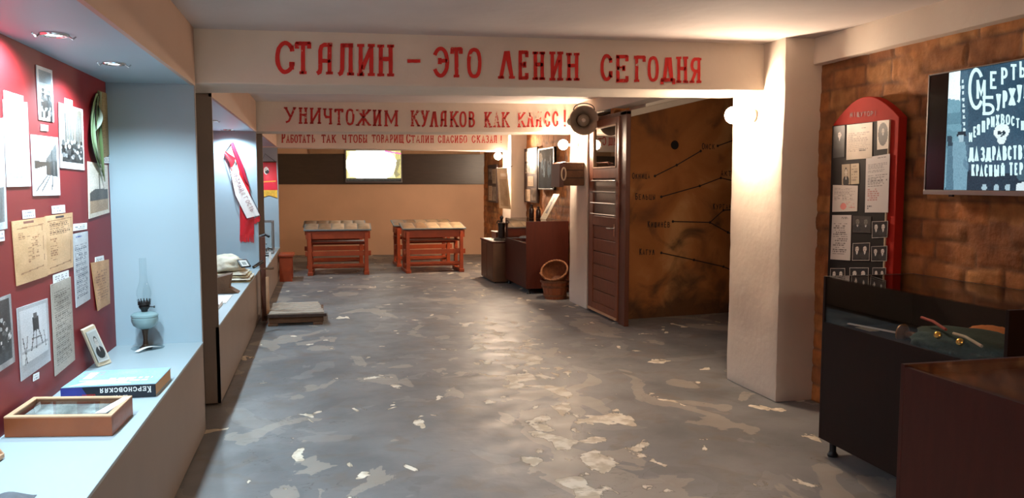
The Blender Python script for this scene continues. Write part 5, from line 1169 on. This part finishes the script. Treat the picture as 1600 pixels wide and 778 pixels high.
bay_board(14.9, 15.7, 1.12, 1.86, 'dark board of small sheets on brick by the far corner', sheets=((.1, .5, .1, .4, gy, 'p'), (.55, .95, .12, .5, cr, 't'), (.1, .5, .56, .95, cr, 't'), (.55, .95, .58, .95, gy, 'p')))
ya, yb = 11.82, 10.98; za, zb = 1.40, 2.02
o = empty('framed_picture', (3.26, 11.4, za), 'silver-framed dark blue picture with pale figures on brick wall', 'picture')
b = MB(); x = 3.245; b.box(x, x + .03, yb, ya, za, zb); b.build('backing', M_blackp, o)
b = MB()
for q in ((yb, yb + .02, za, zb), (ya - .02, ya, za, zb), (yb, ya, za, za + .02), (yb, ya, zb - .02, zb)): b.box(x - .012, x + .03, *q)
b.build('frame', M_silver, o, bevel=.002)
cv = Canvas(60, 66, (36, 44, 54)); cv.rect(0, 0, 1, .3, (84, 84, 80)); cv.blotch(12, 8, 6)
for k in range(16):
    u = random.uniform(.15, .85); v = random.uniform(.34, .6); cv.ell(u, v, .05, .12 + .1 * random.random(), random.choice([(120, 150, 170), (170, 196, 210), (70, 96, 120), (30, 40, 52)])); cv.ell(u, v - .14, .03, .035, (180, 190, 196))
cv.ell(.12, .2, .12, .12, (180, 176, 160)); cv.noise(10); cv.a *= .85
picture('picture_print', [(x, ya - .02, zb - .02), (x, yb + .02, zb - .02), (x, yb + .02, za + .02), (x, ya - .02, za + .02)], cv, .004, o, attr_mat('matte_print', .85, 0, .08))
b = MB()
o = empty('hanging_scroll', (2.92, 12.72, 1.07), 'long cream paper hung below the far globe lamp', 'poster')
cv = Canvas(30, 80, (206, 186, 154)); cv.rect(.3, .12, .85, .2, (232, 222, 206)); cv.rect(.16, .26, .84, .94, (176, 152, 122)); cv.blotch(10, 4, 8).noise(5)
picture('poster_sheet', [PY(776, 263, 12.74), PY(792, 263, 12.74), PY(798, 327, 12.74), PY(780, 325, 12.74)], cv, .012, o, None, .01)
b = MB(); b.tube([PY(775, 263, 12.74), PY(793, 263, 12.74)], .009, 8); b.build('rod', M_brownwood, o); b = MB(); b.tube([PY(792, 263, 12.74), (3.06, 12.805, 1.78)], .006, 6); b.build('bracket', M_blackm, o)

# baskets
bc = Vector((2.93, 9.86, 0))
o = empty('wooden_basket', bc, 'round wooden splint basket on floor against middle pier', 'basket')
b = MB(); n = 18
for k in range(n):
    a0, a1 = 2 * PI * k / n + .012, 2 * PI * (k + 1) / n - .012; f = lambda r, a, z: (bc.x + r * math.cos(a), bc.y + r * math.sin(a), z)
    vs = [f(.135, a0, 0), f(.135, a1, 0), f(.125, a1, 0), f(.125, a0, 0), f(.185, a0, .24), f(.185, a1, .24), f(.174, a1, .24), f(.174, a0, .24)]; b.hexa(vs)
b.build('staves', M_honey, o)
b = MB(); b.lathe([(.0005, .012), (.128, .012), (.128, .02), (.0005, .02)], bc, 24); b.build('bottom', M_brownwood, o)
for z, r in ((.05, .149), (.165, .173), (.232, .188)):
    b = MB(); b.lathe([(r, z - .014), (r + .006, z - .014), (r + .0075, z + .014), (r + .0015, z + .014)], bc, 36, cap=False); b.build('hoop', M_wicker, o, smooth=True)
wc = Vector((2.94, 9.86, .30)); Mt = Matrix.Rotation(math.radians(-26), 3, 'Y') @ Matrix.Rotation(math.radians(34), 3, 'X')
o = empty('wicker_basket', wc, 'oval wicker basket tipped on top of the wooden basket', 'basket')
def wob(t, z): return 1 + .02 * math.sin(22 * t) * (1 if int(z * 60) % 2 else -1)
prof = [(.09 + .085 * math.sin(i / 16 * PI / 2), -.1 + .2 * i / 16) for i in range(17)]
b = MB(); b.lathe([(.0005, -.1)] + prof + [(prof[-1][0] - .01, .1)] + [(r - .012, z) for r, z in prof[::-1]] + [(.0005, -.088)], wc, 66, Mt, False, wob); b.build('woven_body', M_wicker, o, smooth=True, angle=80)
b = MB(); pts = [wc + Mt @ Vector((.172 * math.cos(a), .172 * math.sin(a), .105 + .004 * math.sin(30 * a))) for a in [2 * PI * i / 90 for i in range(91)]]; b.tube(pts, .013, 8, False); b.build('rim', mat('light_wicker', (148, 98, 62), .6, .25, 30, .3, 70), o, smooth=True)
b = MB(); pts = [wc + Mt @ Vector((.172 * math.cos(a), 0, .10 + .07 * math.sin(a))) for a in [PI * i / 4 for i in (3, 3.4, 3.8, 4)]]; b.tube([wc + Mt @ Vector((-.17, -.05, .1)), wc + Mt @ Vector((-.185, -.03, .15)), wc + Mt @ Vector((-.185, .03, .15)), wc + Mt @ Vector((-.17, .05, .1))], .01, 8); b.build('handle', MATS['light_wicker'], o, smooth=True)

# ================================================================== NEAR RIGHT: red board, television, cases
SX = 3.185
def sw(px, py, off=0.): return PX(px, py, SX - off)
yl = PX(1302, 195, SX).y; yr = PX(1405, 182, SX).y
def stz(px, py): return sw(px, py).z
o = empty('red_exhibit_board', (3.22, (yl + yr) / 2, .42), 'tall red arched board with black panel of portraits and papers', 'exhibit board')
zsh = (sw(1303, 194).z + sw(1404, 183).z) / 2; ztop = sw(1352, 151).z
out = [(yl, .42), (yl, zsh)] + [(yl + (yr - yl) * i / 16, zsh + (ztop - zsh) * math.sin(PI * (.12 + .76 * i / 16)) ** 1.0 - (ztop - zsh) * math.sin(PI * .12) * (1 - math.sin(PI * i / 16))) for i in range(1, 16)] + [(yr, zsh), (yr, .42)]
b = MB(); b.prism([(SX, y, z) for y, z in out], (.055, 0, 0)); b.build('red_back', mat('red_board_paint', (164, 38, 26), .75, .06, spec=.15), o, bevel=.004)
pl = [sw(1302, 197), sw(1391, 187), sw(1381, 440), sw(1293, 440)]
yA, yB = yl - .003, (pl[1].y + pl[2].y) / 2; zA = pl[0].z; 
b = MB(); b.box(SX - .008, SX, yB, yA, .46, zA); blk = b.build('black_panel', mat('black_panel_print', (26, 22, 22), .7, .1, spec=.2), o, bevel=.001)
b = MB(); b.box(SX - .010, SX, yB - .006, yB, .46, zA); b.build('pale_edge', M_cream, o)
b = MB(); word(b, 'МІЩУТОРІ', 1328, 1371, 174.5, 182, lambda x, y: sw(x, y - (x - 1350) * .07), .14, Vector((-.003, 0, 0)), True); b.build('heading', mat('dark_red_lettering', (96, 24, 20), .6), o)
def sheet(name, quad, cv): return picture(name, [sw(x, y, .008) for x, y in quad], cv, .003, blk)
g1 = (196, 188, 180)
cv = Canvas(24, 50, (36, 32, 32)); cv.bust(.55, .28, .26, (206, 196, 186), (22, 20, 20)); cv.noise(3); sheet('portrait', [(1303, 198), (1321, 196), (1320, 245), (1302, 247)], cv)
cv = Canvas(44, 58, (196, 182, 164)); cv.text(.35, .12, .8, .16, 1, (90, 80, 72)); cv.text(.06, .25, .95, .8, 11, (160, 144, 130), .9); cv.text(.5, .7, .92, .8, 2, (90, 78, 72)); cv.blotch(6); sheet('document', [(1324, 195.5), (1364, 191), (1363, 247), (1323, 250)], cv)
cv = Canvas(28, 50, (210, 200, 184)); cv.ell(.5, .48, .42, .40, (42, 36, 32)); cv.bust(.5, .36, .2, (180, 170, 156), (34, 30, 28), (40, 34, 30), False); sheet('oval_portrait', [(1372, 188), (1393, 185.5), (1391, 232), (1371, 235)], cv) if False else sheet('oval_portrait', [(1371.5, 189), (1390, 187), (1389, 232), (1371, 234)], cv)
cv = Canvas(20, 20, (168, 152, 130)); cv.bust(.5, .4, .24, (196, 184, 168), (40, 38, 36), (40, 34, 30), False); sheet('identity_photo', [(1316, 257), (1329, 256), (1329, 288), (1316, 289)], cv)
cv = Canvas(20, 20, (186, 172, 146)); cv.text(.1, .1, .9, .9, 6, (130, 118, 104), .8); sheet('identity_page', [(1330, 256), (1343, 255), (1343, 287), (1330, 288)], cv)
cv = Canvas(40, 46, g1); cv.text(.08, .1, .92, .6, 9, (150, 142, 138), .9); cv.ell(.45, .8, .12, .13, (206, 130, 124)); cv.text(.55, .62, .92, .9, 4, (190, 130, 124), .6); sheet('stamped_document', [(1302, 289), (1341, 290), (1340, 330), (1301, 331)], cv)
cv = Canvas(40, 80, (196, 192, 190)); cv.text(.5, .04, .92, .07, 1, (90, 88, 90)); cv.text(.1, .12, .94, .3, 8, (130, 126, 130), 1); cv.text(.1, .34, .94, .55, 7, (110, 106, 108), .9); cv.text(.1, .58, .6, .8, 6, (170, 130, 128), .8); cv.text(.1, .88, .35, .95, 2, (80, 80, 90)); sheet('typed_letter', [(1354, 246), (1391, 240), (1388, 332), (1352, 332)], cv)
cv = Canvas(30, 70, (188, 182, 178)); cv.text(.5, .05, .9, .1, 2, (90, 86, 86)); cv.text(.1, .18, .9, .9, 15, (110, 104, 102), .85); sheet('typed_letter', [(1301, 336), (1331, 336), (1329, 407), (1298, 405)], cv)
for nm, q in (('double_portrait', [(1333, 337), (1362, 338), (1361, 364), (1333, 363)]), ('double_portrait', [(1363, 346), (1388, 345), (1387, 371), (1363, 372)]), ('double_portrait', [(1333, 380), (1360, 379), (1359, 407), (1332, 407)]), ('double_portrait', [(1362, 385), (1387, 384), (1386, 408), (1362, 408)]), ('double_portrait', [(1298, 419), (1321, 419), (1321, 445), (1297, 445)]), ('double_portrait', [(1328, 418), (1358, 418), (1357, 445), (1328, 445)]), ('double_portrait', [(1364, 418), (1385, 418), (1384, 445), (1364, 445)])):
    dim = q[0][1] == 337; cv = Canvas(40, 36, (60, 58, 54) if dim else (28, 26, 26))
    sk = (110, 108, 100) if dim else (204, 198, 190)
    cv.bust(.27, .34, .19, sk, (40, 40, 40), (50, 44, 40), False); cv.bust(.72, .34, .19, sk, (52, 50, 48)); 
    if not dim: cv.rect(0, 0, 1, .04, (190, 184, 176)); cv.rect(0, .96, 1, 1, (190, 184, 176)); cv.rect(0, 0, .035, 1, (190, 184, 176)); cv.rect(.965, 0, 1, 1, (190, 184, 176))
    cv.noise(4); sheet(nm, q, cv)

# television on the brick wall
TX = 3.205
def tw(px, py, off=0.): return PX(px, py, TX - off)
yl = tw(1448.5, 200).y; yr = yl - 1.15; zt, zb = (tw(1450, 117).z + tw(1600, 91).z) / 2, tw(1447, 299).z
o = empty('television', (TX, (yl + yr) / 2, zb), 'large flat television on brick wall showing a protest banner film', 'television')
MB().box(TX, TX + .03, yr, yl, zb, zt).build('body', M_blackp, o, bevel=.004)
b = MB(); b.box(TX - .008, TX + .006, yr, yl, zb - .016, zb + .008); b.box(TX - .006, TX + .006, yl - .008, yl, zb, zt); b.box(TX - .006, TX + .006, yr, yr + .008, zb, zt); b.box(TX - .006, TX + .006, yr, yl, zt - .006, zt); b.build('bezel', M_silver, o, bevel=.001)
for y in (3.52, 2.85): MB().box(TX - .004, TX + .01, y - .012, y + .012, zb - .026, zb - .015).build('foot_stub', M_blackp, o)
for y in (3.4, 2.95): MB().box(TX + .028, 3.262, y - .03, y + .03, zb + .15, zt - .15).build('wall_bracket', M_blackm, o)
MB().box(TX - .002, TX, yr + .01, yl - .01, zb + .01, zt - .008).build('dark_glass', mat('screen_black', (8, 8, 9), .15), o)
py0 = tw(1480, 200).y; py1 = yr + .13
def uv(cx, cy):
    p = tw(1460 + cx / 3.385, 80 + cy / 3.385); return ((py0 - p.y) / (py0 - py1), (zt - .008 - p.z) / (zt - zb - .018))
cv = Canvas(150, 104, (96, 140, 156))
P_ = lambda *pts: [uv(*p) for p in pts]
cv.poly(P_((60, 60), (145, 60), (140, 262), (60, 262)), (226, 244, 246)); cv.poly(P_((60, 250), (150, 262), (150, 420), (60, 420)), (104, 150, 168)); cv.poly(P_((60, 330), (150, 320), (150, 380), (60, 390)), (84, 128, 146))
cv.blotch(5, 12, 9)
cv.poly(P_((138, 40), (900, -60), (900, 700), (180, 695)), (46, 78, 98)); cv.poly(P_((138, 110), (180, 100), (182, 690), (150, 690)), (58, 92, 112)); cv.blotch(6, 8, 6)
cv.poly(P_((185, 630), (900, 690), (900, 760), (55, 760), (60, 720)), (28, 52, 66))
# standing man with cap and coat, another behind
cv.poly(P_((100, 480), (130, 470), (165, 480), (178, 600), (172, 745), (98, 745)), (108, 148, 166)); cv.poly(P_((125, 425), (165, 420), (170, 445), (122, 448)), (24, 44, 56)); cv.poly(P_((130, 445), (160, 445), (158, 480), (132, 480)), (150, 180, 192)); cv.poly(P_((160, 560), (185, 600), (180, 640), (155, 600)), (88, 126, 146))
cv.poly(P_((70, 500), (98, 500), (104, 740), (62, 740)), (70, 108, 126)); cv.poly(P_((70, 450), (98, 450), (98, 500), (72, 500)), (36, 60, 74))
for cx in (266, 330, 390, 460, 520): u, v = uv(cx, 722); cv.ell(u, v, .018, .03, (150, 178, 190))
u, v = uv(358, 425); cv.ell(u, v, .052, .062, (214, 232, 232)); u, v = uv(358, 462); cv.ell(u, v, .030, .045, (206, 226, 228))
for cx in (347, 370): u, v = uv(cx, 432); cv.ell(u, v, .0125, .017, (30, 54, 68))
u, v = uv(359, 448); cv.ell(u, v, .007, .012, (40, 66, 80)); cv.poly(P_((342, 470), (374, 470), (374, 474), (342, 474)), (60, 90, 104))
u, v = uv(462, 655); cv.ell(u, v, .03, .045, (60, 90, 104)); cv.poly(P_((440, 700), (480, 690), (560, 740), (430, 745)), (196, 214, 220))
for k in range(9): cv.poly(P_((146 + k, 150 + k * 32), (158 + k, 148 + k * 32), (159 + k, 166 + k * 32), (147 + k, 168 + k * 32)), (190, 216, 222))
cv.noise(4)
scr = picture('screen', [(TX, py0, zt - .008), (TX, py1, zt - .008), (TX, py1, zb + .010), (TX, py0, zb + .010)], cv, .003, o, attr_mat('lit_screen', .2, 1.25))
b = MB(); K = lambda c, a0, a1, b0, b1: (c, 1460 + a0 / 3.385, 1460 + a1 / 3.385, 80 + b0 / 3.385, 80 + b1 / 3.385)
tv1 = [K('М', 222, 280, 148, 256), K('Е', 294, 338, 106, 200), K('Р', 352, 394, 86, 180), K('Т', 404, 442, 68, 156), K('Ь', 450, 490, 50, 140),
       K('Б', 252, 326, 236, 338), K('У', 328, 358, 222, 318), K('Р', 362, 392, 208, 304), K('Ж', 394, 436, 192, 290), K('У', 438, 470, 174, 274), K('А', 474, 508, 158, 256)]
letters(b, tv1, tw, .16, Vector((-.0045, 0, 0)), False, .04)
b2 = MB(); letters(b2, [K('С', 180, 268, 88, 310)], tw, .09, Vector((-.0045, 0, 0)), False, .04)
b.v += []; 
tv2 = [K('И', 184, 206, 428, 482), K('Е', 208, 227, 398, 456), K('Я', 226, 248, 386, 446), K('П', 252, 275, 368, 432), K('Р', 279, 299, 352, 416), K('И', 301, 325, 342, 404), K('Х', 327, 350, 334, 396), K('В', 353, 377, 332, 390), K('О', 381, 405, 334, 390), K('С', 409, 430, 342, 396), K('Т', 434, 456, 354, 408), K('Н', 460, 480, 366, 420), K('И', 484, 504, 382, 436)]
tv2 += [K('Д', 183, 214, 504, 588), K('A', 214, 240, 504, 584), K('З', 249, 272, 506, 584), K('Д', 272, 306, 504, 588), K('Р', 308, 330, 502, 580), K('A', 330, 360, 502, 580), K('В', 363, 388, 500, 578), K('С', 391, 414, 500, 576), K('Т', 418, 442, 498, 575), K('В', 446, 470, 496, 574), K('У', 474, 500, 494, 572), K('Е', 504, 526, 492, 570), K('Т', 530, 554, 490, 568)]
tv2 += [K('К', 198, 219, 596, 662), K('Р', 223, 240, 598, 662), K('A', 242, 264, 600, 664), K('С', 268, 287, 598, 664), K('Н', 291, 312, 598, 664), K('Ы', 318, 348, 598, 664), K('Й', 353, 378, 600, 662), K('Т', 398, 421, 588, 660), K('Е', 426, 447, 590, 656), K('Р', 452, 474, 588, 655), K('Р', 480, 502, 586, 654), K('О', 506, 530, 584, 652), K('Р', 534, 556, 582, 650)]
letters(b, tv2, tw, .17, Vector((-.0045, 0, 0)), False, .04)
n0 = len(b.v); b.v += b2.v; b.f += [tuple(i + n0 for i in f_) for f_ in b2.f]; b.m += b2.m
b.build('banner_lettering', emit('lit_letters', (.62, .9, .93), 1.15), scr)

# display cases
casA = display_case(2.66, 3.235, 2.59, 3.80, .09, .743, .993, M_casedk, 'near black display case under the brick wall, uniform inside', zdeck=None)
ZD = .714
o = empty('uniform_jacket', (2.92, 3.0, ZD), 'folded dark green uniform jacket with gold buttons inside case', 'uniform')
M_green = mat('dark_green_wool', (40, 62, 52), .9, .15, 20, .3, 90)
blob('jacket_body', (2.90, 2.97, ZD), (.17, .36, .075), M_green, 5, o, .16)
blob('sleeve', (2.79, 3.02, ZD), (.07, .26, .06), M_green, 8, o, .14)
for px, py in ((1465, 523), (1500, 534)):
    p = PX(px, py, 2.725); b = MB(); Mb = Vector((-1, -.3, .6)).normalized().to_track_quat('Z', 'Y').to_matrix(); b.lathe([(.0005, .012), (.010, .010), (.016, .004), (.016, -.012)], (2.724, p.y, p.z), 18, Mb, cap=False); b.build('gold_button', mat('gold_brass', (230, 180, 80), .25, .05, metal=.9), o, smooth=True)
b = MB(); b.tube([PX(1440, 496, 2.84), PX(1458, 502, 2.80), PX(1470, 510, 2.77), PX(1478, 515, 2.76)], .007, 8); b.build('red_piping', mat('red_cord', (170, 60, 44), .6), o, smooth=True)
b = MB(); b.tube([PX(1490, 521, 2.76), PX(1508, 526, 2.74), PX(1522, 534, 2.73), PX(1534, 541, 2.72)], .007, 8); b.build('white_piping', M_cream, o, smooth=True)
o2 = blob('orange_cape', (PX(1552, 512, 3.05).x, PX(1552, 512, 3.05).y, ZD + .03), (.09, .17, .075), mat('orange_wool', (196, 112, 40), .8, .12, 14), 2, None, .15); o2.location.z = ZD; tag(o2, 'orange folded cloth beside the green jacket inside case', 'cloth')
o = empty('sabre', PX(1376, 500, 2.9), 'sabre with pale blade and brown grip inside the dark case', 'sabre')
pA, pB = Vector((2.78, 3.74, ZD + .022)), Vector((2.86, 3.42, ZD + .022))
b = MB(); b.bar(pA, pB, .022, .006); b.build('blade', M_white, o, bevel=.001)
b = MB(); d_ = (pB - pA).normalized(); b.tube([pB, pB + d_ * .05, pB + d_ * .11], [.016, .02, .015], 12); b.build('grip', M_wicker, o, smooth=True)
b = MB(); b.lathe([(.01, 0), (.048, .004), (.052, .014), (.03, .03), (.012, .034)], pB - d_ * .01, 20, d_.to_track_quat('Z', 'Y').to_matrix()); b.build('guard', mat('old_brass', (140, 96, 56), .4, .2, 20, metal=.5), o, smooth=True)
q = PZ(1355, 514, ZD + .003); b = MB(); b.box(q.x - .03, q.x + .03, q.y - .06, q.y + .06, ZD + .0015, ZD + .0035); tag(b.build('caption_card', M_cream), 'small pale caption card beside the sabre inside case', 'caption card')
# front case, nearest the viewer
zf = .90; fx = 1.869; fy = 2.236
casB = display_case(fx, 2.50, .85, fy, .09, zf - .008, zf, M_case, 'mahogany display case nearest the viewer at right edge')
cv = Canvas(30, 40, (214, 216, 214)); cv.text(.1, .1, .9, .9, 14, (140, 140, 140), .9)
tag(picture('typed_page', [(2.02, 1.95, zf - .10), (2.30, 1.95, zf - .10), (2.30, 1.55, zf - .10), (2.02, 1.55, zf - .10)], cv, .004), 'white typed page lying under glass of nearest case', 'document')
